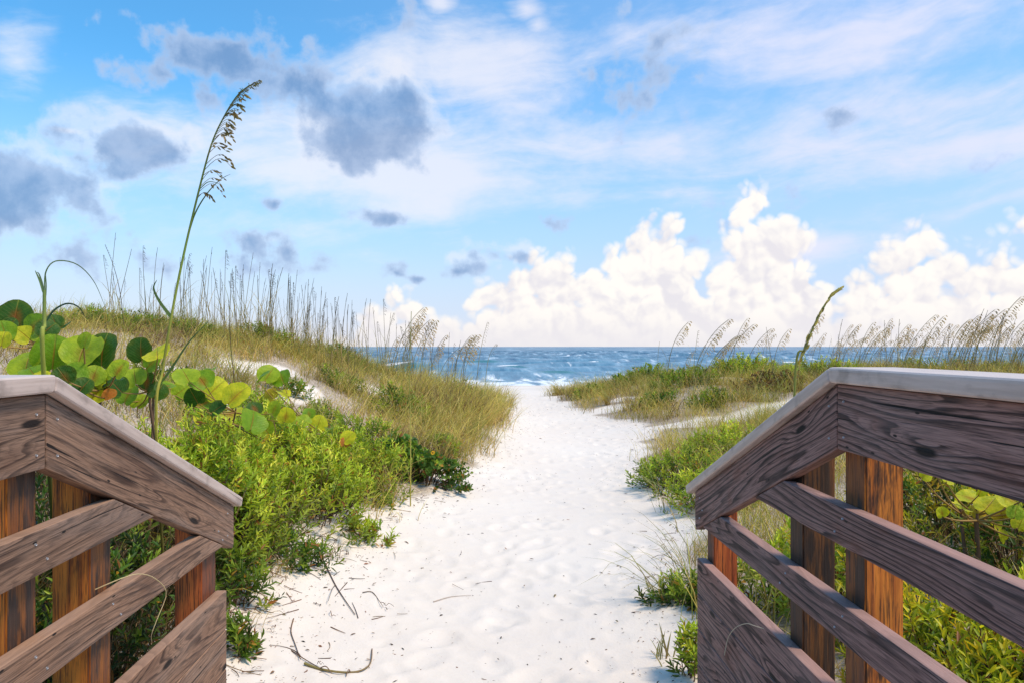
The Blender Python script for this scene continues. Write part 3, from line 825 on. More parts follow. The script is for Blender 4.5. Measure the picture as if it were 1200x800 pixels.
B('mustard tinted shrub below the upper right rail, further back', 1120, 4.3, .7, .5, .48, 240, SHADE + DARKG, YELG + [(.55, .36, .03)], group=GR, flowers=5)
B('dark shrub with yellow tips in the right corner further back', 1200, 3.5, .55, .45, .55, 190, DARKG, YELG, group=GR, flowers=3)
B('green shrub in the slot between the two close right posts', 990, 3.4, .3, .4, .55, 120, MIDG, YELG, group=GR)
B('pale shrub seen under the right sloped board beside the end post', 905, 3.9, .35, .4, .40, 90, MIDG, LIME + GOLD1, group=GR)

# ------------------------------------------------------------------ sea grapes: big round leaves, each a part
def leaf_mesh(seed):
    r2 = np.random.default_rng(seed)
    rings, n = 5, 26
    V = [(0, 0, 0)]; A = np.linspace(0, 2 * PI, n, endpoint=False) + PI / 2 + PI
    for k in range(1, rings + 1):
        q = k / rings
        for a in A:
            rad = .5 * (1 + .03 * math.sin(3 * a + seed) + .02 * math.sin(5 * a + seed * 2))
            ang = (a - 1.5 * PI)
            notch = 1 - .30 * math.exp(-(math.atan2(math.sin(ang), math.cos(ang)) / .22) ** 2)
            X = math.cos(a) * rad * q * 1.04; Yv = math.sin(a) * rad * q * notch
            zc = .10 * (X * X * 3) + .05 * math.sin(a * 2 + seed) * q * q - .09 * max(0, Yv) * q + .018 * math.sin(9 * a + seed) * q ** 3
            V.append((X, Yv, zc))
    V = np.array(V); V[:, 1] += .36                           # stalk at the notch
    f3 = np.array([(0, 1 + i, 1 + (i + 1) % n) for i in range(n)])
    f4 = np.array([(1 + (k - 1) * n + i, 1 + k * n + i, 1 + k * n + (i + 1) % n, 1 + (k - 1) * n + (i + 1) % n) for k in range(1, rings) for i in range(n)])
    return V, f3, f4
LEAFM = {}
def grape_leaf_mesh(pal_name, col, seed):
    key = (pal_name, seed)
    if key not in LEAFM:
        V, f3, f4 = leaf_mesh(seed)
        r = np.linalg.norm(V[:, :2] - [0, .36], axis=1)[:, None]
        c = np.array(col) * (1 + .25 * (r - .3)) + np.where(r > .42, 1, 0) * np.array([.05, .02, 0])
        LEAFM[key] = np_mesh('leaf', V, [f3, f4], c, True)
    return LEAFM[key]
GCOL = {'g': (.20, .36, .02), 'd': (.05, .13, .02), 'y': (.58, .58, .025), 'm': (.34, .46, .025), 'o': (.56, .42, .03), 'r': (.52, .18, .03)}

def sea_grape(label, leavespec, Y, root_px, seed, dY=.25):
    r2 = np.random.default_rng(seed)
    rx = at(root_px, Y); rz = float(gz(rx, Y)[0])
    root = empty('sea_grape', (rx, Y, rz), label, 'sea grape', 'sea grape plants')
    gs = Geo(); o0 = np.array([rx, Y, rz])
    tips = []
    for (px, py, dia, col) in leavespec:
        yy = Y + r2.uniform(-dY, dY)
        X = at(px, yy); Z = atz(py, yy, X)
        size = dia / F * yy * 1.06
        me = grape_leaf_mesh(col, GCOL[col], int(r2.integers(0, 4)))
        o = link('leaf', me, M_grape, root)
        # leaf blades turn towards the light, each with its own tilt
        nrm = Vector((r2.normal(.1, .45), -1.0 + r2.normal(0, .25), .55 + r2.normal(0, .35))).normalized()
        if r2.random() < .18: nrm = Vector((r2.normal(0, .5), -.35, .9)).normalized()
        upv = Vector((r2.normal(0, .8), 0, 1.0)); yv = (upv - nrm * upv.dot(nrm)).normalized()
        xv = yv.cross(nrm).normalized()
        Rm = Matrix((xv, yv, nrm)).transposed()
        c = Vector((X, yy, Z)); base = c - yv * (.36 * size)
        o.matrix_local = Matrix.Translation(base - root.location) @ Rm.to_4x4() @ Matrix.Diagonal((size, size, size, 1))
        tips.append(base)
    tips = [np.array(b) for b in tips]
    tips.sort(key=lambda p: p[0])
    nst = max(2, len(tips) // 6)
    for gi in range(nst):
        grp = tips[gi::nst]
        ctr = np.mean(grp, 0) + [0, .10, -.02]
        b0 = o0 + [r2.normal(0, .12), r2.normal(0, .08), -.05]
        st = bez(b0, b0 + [0, 0, .3 * (ctr[2] - b0[2])], ctr - [0, 0, .25 * abs(ctr[2] - b0[2])], ctr, 10)
        tube(gs, st, np.linspace(.012, .006, 10), (.16, .09, .05), 6)
        for tpt in grp:
            m = (ctr + tpt) / 2 + [0, .02, -.03]
            tube(gs, bez(ctr - [0, 0, .03], m, m, tpt, 6), np.linspace(.005, .0028, 6), (.34, .20, .06), 5)
    link('stem', gs.mesh('stem', True, o0), M_twig, root)

sea_grape('sea grape with dark glossy leaves at the far left edge, highest',
  [(18,372,38,'d'),(40,383,30,'g'),(5,388,24,'g'),(56,386,24,'d'),(72,383,22,'d'),(28,392,22,'y'),(3,398,20,'y'),(64,377,18,'d'),(46,392,18,'m'),(12,380,16,'d')], 3.7, 20, 41)
sea_grape('sea grape with large round green leaves just behind the left flat cap',
  [(63,416,44,'g'),(97,409,44,'m'),(120,412,44,'d'),(32,424,40,'m'),(38,436,26,'g'),(86,438,30,'g'),(110,440,26,'m'),(113,460,28,'y'),(131,448,26,'d'),(128,462,16,'r'),(75,440,24,'d'),(98,452,22,'d'),(140,432,24,'m'),(50,442,20,'y'),(100,400,20,'m'),(122,440,20,'m')], 3.05, 85, 42)
sea_grape('small upright sea grape behind the tall oat stalk',
  [(165,411,30,'d'),(184,414,30,'y'),(158,442,26,'m'),(150,462,26,'g'),(137,453,26,'d'),(172,447,24,'d'),(178,425,22,'g'),(185,458,22,'d'),(164,470,20,'m'),(195,452,20,'g')], 3.9, 165, 43)
sea_grape('sea grape with yellowish oval leaves in mid slope centre',
  [(218,440,28,'m'),(236,445,28,'g'),(251,456,32,'y'),(277,463,33,'y'),(268,485,30,'y'),(296,493,32,'g'),(238,472,26,'g'),(310,502,20,'m'),(228,465,22,'d'),(335,487,20,'y'),(298,478,18,'d'),(255,478,20,'d'),(322,478,18,'m'),(212,458,20,'m'),(237,490,18,'y'),(308,516,18,'o')], 5.0, 255, 44)
sea_grape('sparse sea grape with a few yellow leaves nearest the long grass',
  [(315,438,24,'m'),(330,442,22,'g'),(332,460,16,'y'),(308,441,20,'g'),(318,462,16,'o'),(356,493,18,'m'),(373,496,20,'y'),(383,527,16,'m'),(394,531,16,'y'),(408,512,18,'y'),(404,518,12,'r'),(334,510,24,'d'),(310,498,18,'m'),(362,484,14,'g')], 6.5, 345, 45)
sea_grape('yellow leaved sea grape below the top board of the right railing',
  [(1137,583,30,'y'),(1160,590,32,'y'),(1182,583,26,'y'),(1150,572,22,'y'),(1172,598,24,'o'),(1128,594,20,'y'),(1192,594,24,'y'),(1104,600,14,'y'),(1165,612,20,'y'),(1196,612,20,'y'),(1145,600,18,'o'),(1190,600,18,'m'),(1120,604,14,'m'),(1085,555,16,'y'),(1100,552,14,'o'),(1110,562,14,'y'),(1198,578,18,'m'),(1175,628,16,'y'),(1205,628,20,'y')], 3.2, 1160, 46)

# ------------------------------------------------------------------ sea oats
def head(g, top_pts, side, n, size, cols, droop=1.0):
    """drooping one sided panicle along the last part of a stem"""
    K = len(top_pts)
    for k in range(n):
        q = k / (n - 1)
        i = q * (K - 1); a = int(min(i, K - 2)); fr = i - a
        p = top_pts[a] * (1 - fr) + top_pts[a + 1] * fr
        ln = size * (1 - .62 * q) * rng.uniform(.75, 1.2) * (.55 if q < .08 else 1)
        dirv = norm(side + rng.normal(0, .22, 3))
        tanv = norm(top_pts[a + 1] - top_pts[a])
        e = p + dirv * ln * .8 + tanv * ln * (.35 - .15 * droop) - np.array([0, 0, ln * .42 * droop])
        m = p + dirv * ln * .42 + tanv * ln * .45
        br = bez(p, p + (m - p) * .7, m, e, 6)
        c = pick(cols, 1)[0]
        tube(g, br, np.linspace(.0011, .0007, 6) * max(1, size * 9), c * .8, 3)
        ns = 5
        for s_ in range(ns):
            w = .35 + .65 * (s_ + 1) / ns
            j = min(int(w * 5), 4); pp = br[j] * (1 - (w * 5 - j)) + br[min(j + 1, 5)] * (w * 5 - j)
            dd = norm(dirv * .6 + np.array([0, 0, -.55]) + rng.normal(0, .3, 3))
            sl = size * .19 * rng.uniform(.6, 1.2)
            leaves(g, np.repeat(pp[None], 2, 0), np.repeat(dd[None], 2, 0), np.array([norm(np.cross(dd, [0, 1, .2])), norm(np.cross(dd, [1, 0, .1]))]),
                   np.full(2, sl), np.full(2, sl * .34), pick(cols, 2), .1)

def oat_variant(kind, seed):
    """returns list of (partname, mesh, material), built at the origin with unit scale"""
    global rng
    rng = np.random.default_rng(seed)
    H = rng.uniform(1.0, 1.25)
    lx = rng.normal(.12, .07) if kind == 'plume' else rng.normal(.04, .12); ly = rng.normal(0, .06)
    nod = .035 if kind != 'plume' else rng.uniform(.22, .34)
    stem = bez((0, 0, -.05), (lx * .2, ly * .2, H * .4), (lx * .6, ly, H * .75), (lx + nod, ly, H), 14)
    g = Geo(); dk = np.linspace(0, 1, 14)[:, None]
    cs = np.array((.30, .24, .09)) * (1 - dk) + np.array((.075, .055, .03) if kind != 'plume' else (.24, .19, .08)) * dk
    tube(g, stem, np.linspace(.0050, .0026, 14) * (1.2 if kind == 'plume' else 1), cs, 4)
    nb = 4 if kind != 'bare' else 3
    base = np.zeros((nb, 3)); base[:, :2] = rng.normal(0, .03, (nb, 2)); base[:, 2] = rng.uniform(0, .35, nb)
    gb = Geo()
    blades(gb, base, rng.uniform(0, 2 * PI, nb), rng.uniform(.35, .7, nb), rng.uniform(.6, 1.8, nb), np.full(nb, .007), pick(GOLD0, nb), pick(OLIV1 + STRAW, nb), np.full(nb, .1))
    out = [('stalk', g.mesh('stalk'), M_oat), ('blade', gb.mesh('blade'), M_grass)]
    gh = Geo()
    if kind == 'dark':
        head(gh, stem[10:], np.array([.9, -.2, .1]), 11, .07, [(.10, .065, .03), (.15, .10, .05), (.07, .05, .03)], .8)
    elif kind == 'plume':
        head(gh, stem[8:], np.array([.95, -.15, .0]), 17, .17, [(.62, .46, .22), (.50, .37, .16), (.42, .32, .13), (.66, .48, .26)], 1.)
    elif kind == 'bare':
        blades(gh, stem[11][None].repeat(3, 0), rng.uniform(-.6, .6, 3), np.full(3, .09), np.full(3, .6), np.full(3, .004), pick(BRN, 3), pick(BRN, 3))
    out.append(('seed_head' if kind != 'bare' else 'bract', gh.mesh('seed_head'), M_oat))
    return out

VARS = {k: [oat_variant(k, 300 + 17 * i + 100 * j) for i in range(5)] for j, k in enumerate(('bare', 'dark', 'plume'))}
def oat(kind, x, y, hgt, rot, label, group, sw=(0, 0), vi=None):
    v = VARS[kind][int(r_o.integers(0, 5)) if vi is None else vi]
    z = float(gz(x, y)[0])
    t = empty('sea_oat', (x, y, z), label, 'sea oat', group)
    t.rotation_euler = (sw[1], sw[0], rot)
    t.scale = (hgt, hgt, hgt)
    for nm, me, mt in v:
        link(nm, me, mt, t)
r_o = np.random.default_rng(77)
# left crest: dense thin stalks, some with dark heads
for k in range(190):
    px = r_o.choice([r_o.uniform(125, 260), r_o.uniform(250, 420), r_o.uniform(300, 420), r_o.uniform(420, 545)], p=[.18, .3, .22, .3])
    Y = 13.2 + r_o.normal(0, .9) + (1.2 if px > 420 else 0)
    tall = np.interp(px, [120, 250, 400, 470, 545], [1.0, 1.0, .95, .95, .85]) * r_o.uniform(.75, 1.32)
    if px < 450:
        kind = 'dark' if r_o.random() < .28 else 'bare'
    else:
        kind = 'plume' if r_o.random() < .35 else ('dark' if r_o.random() < .4 else 'bare')
    lab = {'bare': 'thin bare dry stalk in the thicket on the left dune crest', 'dark': 'thin stalk with small dark seed head on the left dune crest',
           'plume': 'stalk with tan drooping plume at seaward end of left dune'}[kind]
    grp = {'bare': 'bare stalks on the left dune crest', 'dark': 'dark headed oats on the left dune crest', 'plume': 'plumed oats at the end of the left dune'}[kind]
    oat(kind, at(px, Y), Y, tall, r_o.normal(0, .35), lab, grp, (r_o.normal(-.01, .07), r_o.normal(0, .05)))
# right dune: feathery plumes leaning right
for k in range(150):
    px = r_o.choice([r_o.uniform(780, 930), r_o.uniform(930, 1040), r_o.uniform(1030, 1230)], p=[.13, .17, .70])
    Y = 16.5 + r_o.uniform(-1.5, 2.2)
    tall = np.interp(px, [780, 900, 1040, 1200], [1.0, .95, .95, 1.12]) * r_o.uniform(.72, 1.42)
    kind = 'plume' if r_o.random() < .8 else 'bare'
    lab = {'bare': 'thin bare stalk among the plumes on the right dune', 'plume': 'sea oat with tan feathery plume leaning on the right dune'}[kind]
    grp = {'bare': 'bare stalks on the right dune', 'plume': 'plumed sea oats along the right dune'}[kind]
    oat(kind, at(px, Y), Y, tall, r_o.normal(0, .3), lab, grp, (r_o.normal(.12, .07), r_o.normal(0, .05)))

# the tall foreground oat on the left
rng = np.random.default_rng(5)
Y0 = 3.0
def W(px, py, Y): X = at(px, Y); return np.array([X, Y, atz(py, Y, X)])
def through(pts, n=30):
    pts = np.array(pts); s = np.linspace(0, len(pts) - 1, n)
    out = []
    for u in s:
        i = min(int(u), len(pts) - 2); f = u - i
        p0 = pts[max(i - 1, 0)]; p1 = pts[i]; p2 = pts[i + 1]; p3 = pts[min(i + 2, len(pts) - 1)]
        out.append(.5 * (2 * p1 + (p2 - p0) * f + (2 * p0 - 5 * p1 + 4 * p2 - p3) * f * f + (3 * p1 - p0 - 3 * p2 + p3) * f ** 3))
    return np.array(out)
b0 = np.array([at(196, 3.55), 3.55, float(gz(at(196, 3.55), 3.55)[0])])
root = empty('sea_oat', b0, 'tall lone sea oat rising from the bushes high against the sky', 'sea oat')
st = through([b0, W(183, 500, Y0), W(191, 432, Y0), W(202, 365, Y0), W(215, 300, Y0), W(231, 232, Y0), W(247, 172, Y0), W(262, 138, Y0), W(280, 110, Y0), W(299, 97, Y0)], 46)
g = Geo(); t = np.linspace(0, 1, 46)[:, None]
cs = np.where(t < .45, np.array((.62, .50, .07)) * (1 - t / .45) + np.array((.20, .27, .05)) * t / .45, np.array((.20, .27, .05)) * (1 - (t - .45) / .55) + np.array((.07, .08, .03)) * (t - .45) / .55)
cs = cs * np.where(t < .1, .22, 1.)
tube(g, st, np.interp(t[:, 0], [0, .45, .7, 1], [.0060, .0046, .0030, .0017]), cs, 7)
link('stalk', g.mesh('stalk', True, b0), M_oat, root)
g = Geo()
tp = through([W(229, 236, Y0), W(238, 205, Y0), W(247, 172, Y0), W(255, 153, Y0), W(264, 135, Y0), W(281, 110, Y0), W(299, 97, Y0)], 26)
head(g, tp[:21], np.array([1.0, -.12, .25]), 26, .125, [(.24, .17, .07), (.32, .24, .10), (.38, .27, .13), (.20, .18, .06)], .75)
head(g, tp[15:], np.array([.8, -.12, .45]), 26, .06, [(.20, .18, .05), (.28, .24, .08), (.16, .15, .05)], .4)
link('seed_head', g.mesh('seed_head', False, b0), M_oat, root)
def ribbon(g, pts, w0, c0, c1, face=(0, -1, .3), n=24):
    """long tapering leaf blade through points"""
    P = through(pts, n); T = norm(np.gradient(P, axis=0)); s = norm(np.cross(T, np.array(face)))
    t = np.linspace(0, 1, n); w = w0 * np.clip(1 - t, 0, 1) ** .6 * np.clip(.5 + 3 * t, 0, 1)
    V = np.concatenate([P - s * w[:, None] * .5, P + s * w[:, None] * .5])
    i = np.arange(n - 1); f = np.stack([i, i + 1, n + i + 1, n + i], 1)
    c = np.array(c0) * (1 - t[:, None]) + np.array(c1) * t[:, None]
    g.add(V, [f], np.concatenate([c, c]))
for pts, w in [(([W(201, 372, Y0), W(196, 366, Y0), W(186, 352, Y0), W(180, 338, Y0), W(184, 328, Y0)]), .016),
               (([W(219, 282, Y0), W(228, 252, Y0), W(242, 228, Y0), W(258, 211, Y0), W(271, 204, Y0)]), .008),
               (([W(189, 448, Y0), W(205, 425, Y0), W(222, 400, Y0), W(245, 376, Y0)]), .012),
               (([W(234, 222, Y0), W(243, 214, Y0), W(252, 214, Y0), W(260, 218, Y0)]), .005)]:
    g = Geo(); ribbon(g, pts, w, (.10, .15, .04), (.05, .08, .03)); link('blade', g.mesh('blade', True, b0), M_grass, root)

# young arching grass plant at far left
Y1 = 2.5
bx = at(51, Y1); b1 = np.array([bx - .25, Y1 + .55, float(gz(bx - .25, Y1 + .55)[0])])
root = empty('arching_grass', b1, 'single grass stem with long arching blades over the left flat cap', 'grass')
g = Geo(); tube(g, through([b1, W(51, 437, Y1), W(52, 380, Y1), W(52, 340, Y1)], 20), np.linspace(.008, .005, 20), np.linspace((.5, .48, .06), (.2, .28, .08), 20) * np.where(np.arange(20) < 6, .2, 1.)[:, None], 6)
link('stalk', g.mesh('stalk', True, b1), M_oat, root)
for pts, w, c in [([W(52, 342, Y1), W(54, 318, Y1), W(66, 306, Y1), W(90, 310, Y1), W(110, 330, Y1), W(124, 362, Y1)], .006, (.12, .17, .06)),
                  ([W(55, 376, Y1), W(63, 364, Y1), W(78, 356, Y1), W(92, 360, Y1), W(101, 374, Y1)], .009, (.04, .075, .04)),
                  ([W(52, 345, Y1), W(47, 330, Y1), W(41, 317, Y1)], .011, (.20, .28, .10)),
                  ([W(52, 352, Y1), W(50, 335, Y1), W(46, 322, Y1), W(43, 319, Y1)], .008, (.16, .22, .10)),
                  ([W(53, 350, Y1), W(54, 334, Y1), W(53, 318, Y1)], .007, (.14, .2, .08))]:
    g = Geo(); ribbon(g, pts, w, c, tuple(v * .6 for v in c)); link('blade', g.mesh('blade', True, b1), M_grass, root)

# thick single spike behind the right railing
Y2 = 4.2
bx = at(928, Y2); b2 = np.array([bx, Y2, float(gz(bx, Y2)[0])])
root = empty('sea_oat', b2, 'thick closed oat spike leaning right behind the sloped right cap', 'sea oat')
g = Geo(); sp = through([b2, W(932, 440, Y2), W(943, 408, Y2), W(957, 375, Y2), W(972, 350, Y2), W(984, 339, Y2)], 30)
tube(g, sp, np.interp(np.linspace(0, 1, 30), [0, .35, 1], [.008, .006, .0025]), np.linspace((.30, .30, .06), (.16, .13, .05), 30), 6)
link('stalk', g.mesh('stalk', True, b2), M_oat, root)
g = Geo(); tp = through([W(934, 432, Y2), W(943, 408, Y2), W(957, 375, Y2), W(972, 350, Y2), W(984, 339, Y2)], 40)
for k in range(120):
    q = rng.random(); i = int(q * 38); dd = norm(norm(tp[i + 1] - tp[i]) + rng.normal(0, .09, 3))
    leaves(g, tp[i][None] + rng.normal(0, .004, (1, 3)) * (1.2 - q), dd[None], norm(rng.normal(0, 1, (1, 3))), np.array([.045]), np.array([.011]), pick([(.56, .46, .11), (.46, .37, .10), (.64, .50, .16), (.34, .27, .08)], 1))
link('seed_head', g.mesh('seed_head', False, b2), M_oat, root)

# lone stalks in the middle distance
def lone(label, pts, Y, r, c0, c1, plume=0, blades_n=3):
    global rng
    b = np.array([at(pts[0][0], Y), Y, 0.]); b[2] = float(gz(b[0], Y)[0])
    root = empty('grass_stalk', b, label, 'grass stalk')
    P = through([b] + [W(px, py, Y) for px, py in pts[1:]], 24)
    g = Geo(); tube(g, P, np.linspace(r, r * .45, 24), np.linspace(c0, c1, 24), 5)
    link('stalk', g.mesh('stalk', True, b), M_oat, root)
    if plume:
        g = Geo(); head(g, P[15:], np.array([.95, -.1, 0.]), 10, plume, [(.24, .19, .08), (.30, .22, .10), (.16, .13, .05)], .9)
        link('seed_head', g.mesh('seed_head', False, b), M_oat, root)
    if blades_n:
        g = Geo(); blades(g, np.repeat(b[None], blades_n, 0) + [0, 0, .1], rng.uniform(0, 6.3, blades_n), rng.uniform(.3, .5, blades_n), rng.uniform(.4, 1.4, blades_n), np.full(blades_n, .006), pick(GOLD0, blades_n), pick(GOLD1, blades_n))
        link('blade', g.mesh('blade', False, b), M_grass, root)
lone('straight yellow stalk standing alone in the long grass by the path', [(481, 560), (481, 500), (480, 440), (482, 365)], 6.6, .006, (.45, .38, .08), (.30, .30, .08))
lone('thin dark stem rising through the bare sand patch mid slope', [(276, 470), (274, 440), (270, 400), (268, 352)], 8.5, .006, (.10, .07, .04), (.07, .05, .03), 0, 2)
lone('leaning stem with dark tip at left end of the dune crest', [(146, 385), (141, 345), (133, 312), (123, 287)], 11.5, .006, (.14, .10, .05), (.06, .045, .03), .05)
lone('tall oat with drooping plume at the path end of left dune', [(556, 470), (560, 432), (565, 402), (571, 378)], 13., .006, (.35, .30, .10), (.30, .22, .10), .08)
lone('short bent oat leaning over the path end of left dune', [(566, 470), (570, 436), (574, 415), (581, 403)], 14., .006, (.38, .33, .12), (.34, .26, .12), .08)
lone('twin thin green stem standing before the right dune', [(812, 490), (813, 450), (814, 420), (818, 388)], 12.5, .006, (.40, .38, .10), (.26, .24, .09), .07)
lone('short thin straw stem left of the twin stem, right dune', [(772, 480), (772, 450), (771, 420), (773, 400)], 14., .005, (.38, .33, .12), (.28, .24, .1))

# ------------------------------------------------------------------ tufts on the sand
def tuft(label, px, Y, n, Lr, c0, c1, az=None, w=.006, bendr=(.8, 2.2), lean=.35, group='grass tufts on the path edge'):
    x = at(px, Y); z = float(gz(x, Y)[0])
    base = np.repeat(np.array([[x, Y, z - .01]]), n, 0); base[:, :2] += rng.normal(0, .035, (n, 2))
    a = rng.uniform(0, 2 * PI, n) if az is None else rng.normal(az, .75, n)
    g = Geo(); blades(g, base, a, rng.uniform(*Lr, n), rng.uniform(*bendr, n), rng.uniform(.7, 1.3, n) * w, pick(c0, n), pick(c1, n), np.abs(rng.normal(lean, .25, n)))
    tag(link('grass_tuft', g.mesh('grass_tuft', False, (x, Y, z)), M_grass, None, (x, Y, z)), label, 'grass tuft', group)
rng = np.random.default_rng(31)
TL = [(.40, .30, .14), (.30, .22, .10), (.46, .38, .16), (.26, .26, .08)]
GT0 = [(.14, .15, .05), (.20, .18, .07), (.18, .12, .06)]; GT1 = [(.22, .24, .09), (.30, .27, .12), (.16, .18, .08), (.34, .26, .14)]
tuft('sprawling tuft with long blades flung across the sand, right path edge', 780, 4.25, 26, (.3, .62), GT0, GT1, PI, .006, (1.0, 1.9), .55)
tuft('tall trailing tuft behind the right end post', 805, 4.5, 22, (.4, .75), GT0, GT1, PI * .95, .005, (1.0, 2.2), .4)
tuft('dry straw tuft spilling over sand below the left lime shrubs', 318, 4.45, 34, (.14, .34), BRN + STRAW, TL, -.6, .004, (.9, 2.2), .6)
tuft('dry tuft at the end of the left sloped board near the sand', 288, 4.15, 34, (.15, .38), BRN + STRAW, TL, -.5, .004, (.8, 2.2), .5)
tuft('thin dry tuft beside the left kick boards on the sand', 286, 3.75, 22, (.10, .28), BRN + STRAW, TL, -.3, .0035, (.8, 2.2), .5)
tuft('rust tinted dry tuft at the foot of the bulging lime shrub', 385, 5.05, 34, (.12, .32), BRN, TL + BRN, -.5, .004, (.9, 2.2), .6)
tuft('little spiky tuft lowest by the right kick boards', 781, 3.5, 14, (.10, .19), GT0, GT1, None, .009, (.1, .5), .3)
tuft('thin tuft arching over sand beside the right dark bush', 778, 6.4, 12, (.5, .8), GT0, GT1, PI, .005, (1.4, 2.4), .4)
tuft('upright yellow tuft between right end post and kick board', 822, 3.9, 16, (.3, .5), [(.30, .30, .05)], [(.45, .42, .07)], None, .006, (.2, .9), .15)
tuft('straw tuft standing upright left of the dark flowering bush', 455, 6.5, 46, (.25, .5), GOLD0, STRAW + GOLD1, None, .006, (.2, 1.0), .25)
tuft('pale wispy tuft among the lime shrubs mid slope', 333, 5.0, 40, (.3, .55), GT0, [(.40, .38, .18), (.45, .40, .22)], None, .005, (.4, 1.4), .5)
tuft('grey green tuft leaning out over the path, end of left dune', 596, 17.5, 50, (.35, .8), GOLD0, GOLD1 + STRAW, 0., .009, (.6, 1.8), .4)
tuft('first drooping tuft on sand at the tip of the right dune', 655, 21.0, 55, (.4, .8), GOLD0, OLIV1 + GOLD1, PI, .01, (.8, 2.0), .5)
tuft('second drooping tuft right of the dune tip beside beach', 690, 19.0, 60, (.4, .8), GOLD0, OLIV1 + GOLD1, PI, .01, (.8, 2.0), .5)
tuft('third drooping tuft in front of the right dune', 712, 16.6, 60, (.35, .7), GOLD0, OLIV1 + GOLD1, PI, .009, (.8, 2.0), .5)
tuft('yellow tuft alone in the bare sand beside the sloped right cap', 893, 11.8, 45, (.3, .55), [(.3, .25, .06)], GOLD1, None, .007, (.6, 1.6), .4)
tuft('brown curled dead tuft on the right dune face', 872, 14.7, 70, (.4, .8), BRN, STRAW + BRN, None, .009, (1.2, 2.6), .4)

# ------------------------------------------------------------------ sticks, vines and litter
def stick(name, label, cat, pts, r, c0, c1, lift=.006, extra=None):
    P = []
    for x, y in pts: P.append((x, y, float(gz(x, y)[0]) + lift))
    P = through(P, 22); o0 = P[0].copy()
    g = Geo(); tube(g, P, np.linspace(r, r * .45, 22), np.linspace(c0, c1, 22), 6)
    if extra:
        for (i, dx, dy) in extra:
            q = P[i]; tube(g, through([q, q + [dx * .5, dy * .5 + .01, .02], q + [dx, dy, .004]], 8), np.linspace(r * .5, r * .3, 8), c1, 5)
    tag(link(name, g.mesh(name, True, o0), M_twig, None, o0), label, cat)
def gp(px, py):
    """ground point seen at a photo position on the flat path"""
    Y = EYE * F / (py - 406)
    return (at(px, Y), Y)
stick('fallen_stick', 'long curved straw stem lying on sand at bottom left of path', 'stick', [gp(357, 776), gp(375, 781), gp(402, 783), gp(422, 780), gp(434, 770), gp(436, 753)], .0065, (.30, .25, .08), (.26, .16, .10), extra=[(4, .07, -.06), (10, -.01, -.05)])
stick('fallen_twig', 'straight brown twig lying on sand below the straggly shrub', 'twig', [gp(378, 668), gp(394, 693), gp(416, 718)], .0045, (.14, .08, .06), (.12, .08, .05), extra=[(10, .02, -.30)])
stick('fallen_twig', 'reddish twig arching from the lime shrub over the sand', 'twig', [gp(270, 668), gp(300, 662), gp(334, 655)], .006, (.30, .14, .08), (.36, .20, .12), .04)
stick('fallen_twig', 'thin brown twig lying near the middle of the left sand bank', 'twig', [gp(344, 733), gp(341, 745), gp(346, 757), gp(352, 772)], .0035, (.18, .10, .06), (.14, .09, .06))
stick('fallen_twig', 'faint bent straw on the open sand further up the path', 'twig', [gp(425, 694), gp(436, 692), gp(445, 701), gp(449, 706)], .003, (.22, .15, .10), (.18, .12, .08))
stick('fallen_twig', 'pale straw lying across the middle of the path', 'twig', [gp(508, 696), gp(528, 690), gp(552, 688)], .0028, (.50, .38, .28), (.46, .36, .28))

def vine(label, pts, r, c):
    P = through(pts, 26); o0 = P[0].copy()
    g = Geo(); tube(g, P, np.linspace(r, r * .6, 26), c, 5)
    tag(link('dry_vine', g.mesh('dry_vine', True, o0), M_twig, None, o0), label, 'vine')
# a dry tendril looped over the left lower rail, another bent over the right kick board
xL = -.93
def RL(px, py, d, off):                                    # a point on the plane beside a rail
    X = d; Y = X / math.tan(math.atan((px - 600) / F) + YAW); return np.array([X + off, Y, atz(py, Y, X)])
vine('thin straw loop caught over the lower rail of the left railing', [RL(131, 694, -.93, -.06), RL(140, 678, -.93, .0), RL(157, 672, -.93, .012), RL(176, 677, -.93, .012), RL(190, 694, -.93, .012), RL(184, 725, -.93, .0), RL(182, 742, -.93, -.01), RL(190, 751, -.93, -.03)], .0016, (.55, .42, .22))
vine('pale dry straw bent over the right kick board', [RL(851, 767, .845, -.006), RL(856, 747, .845, -.008), RL(866, 735, .845, -.012), RL(878, 730, .845, -.010), RL(890, 733, .845, -.012), RL(896, 740, .845, .03)], .0018, (.58, .48, .34))

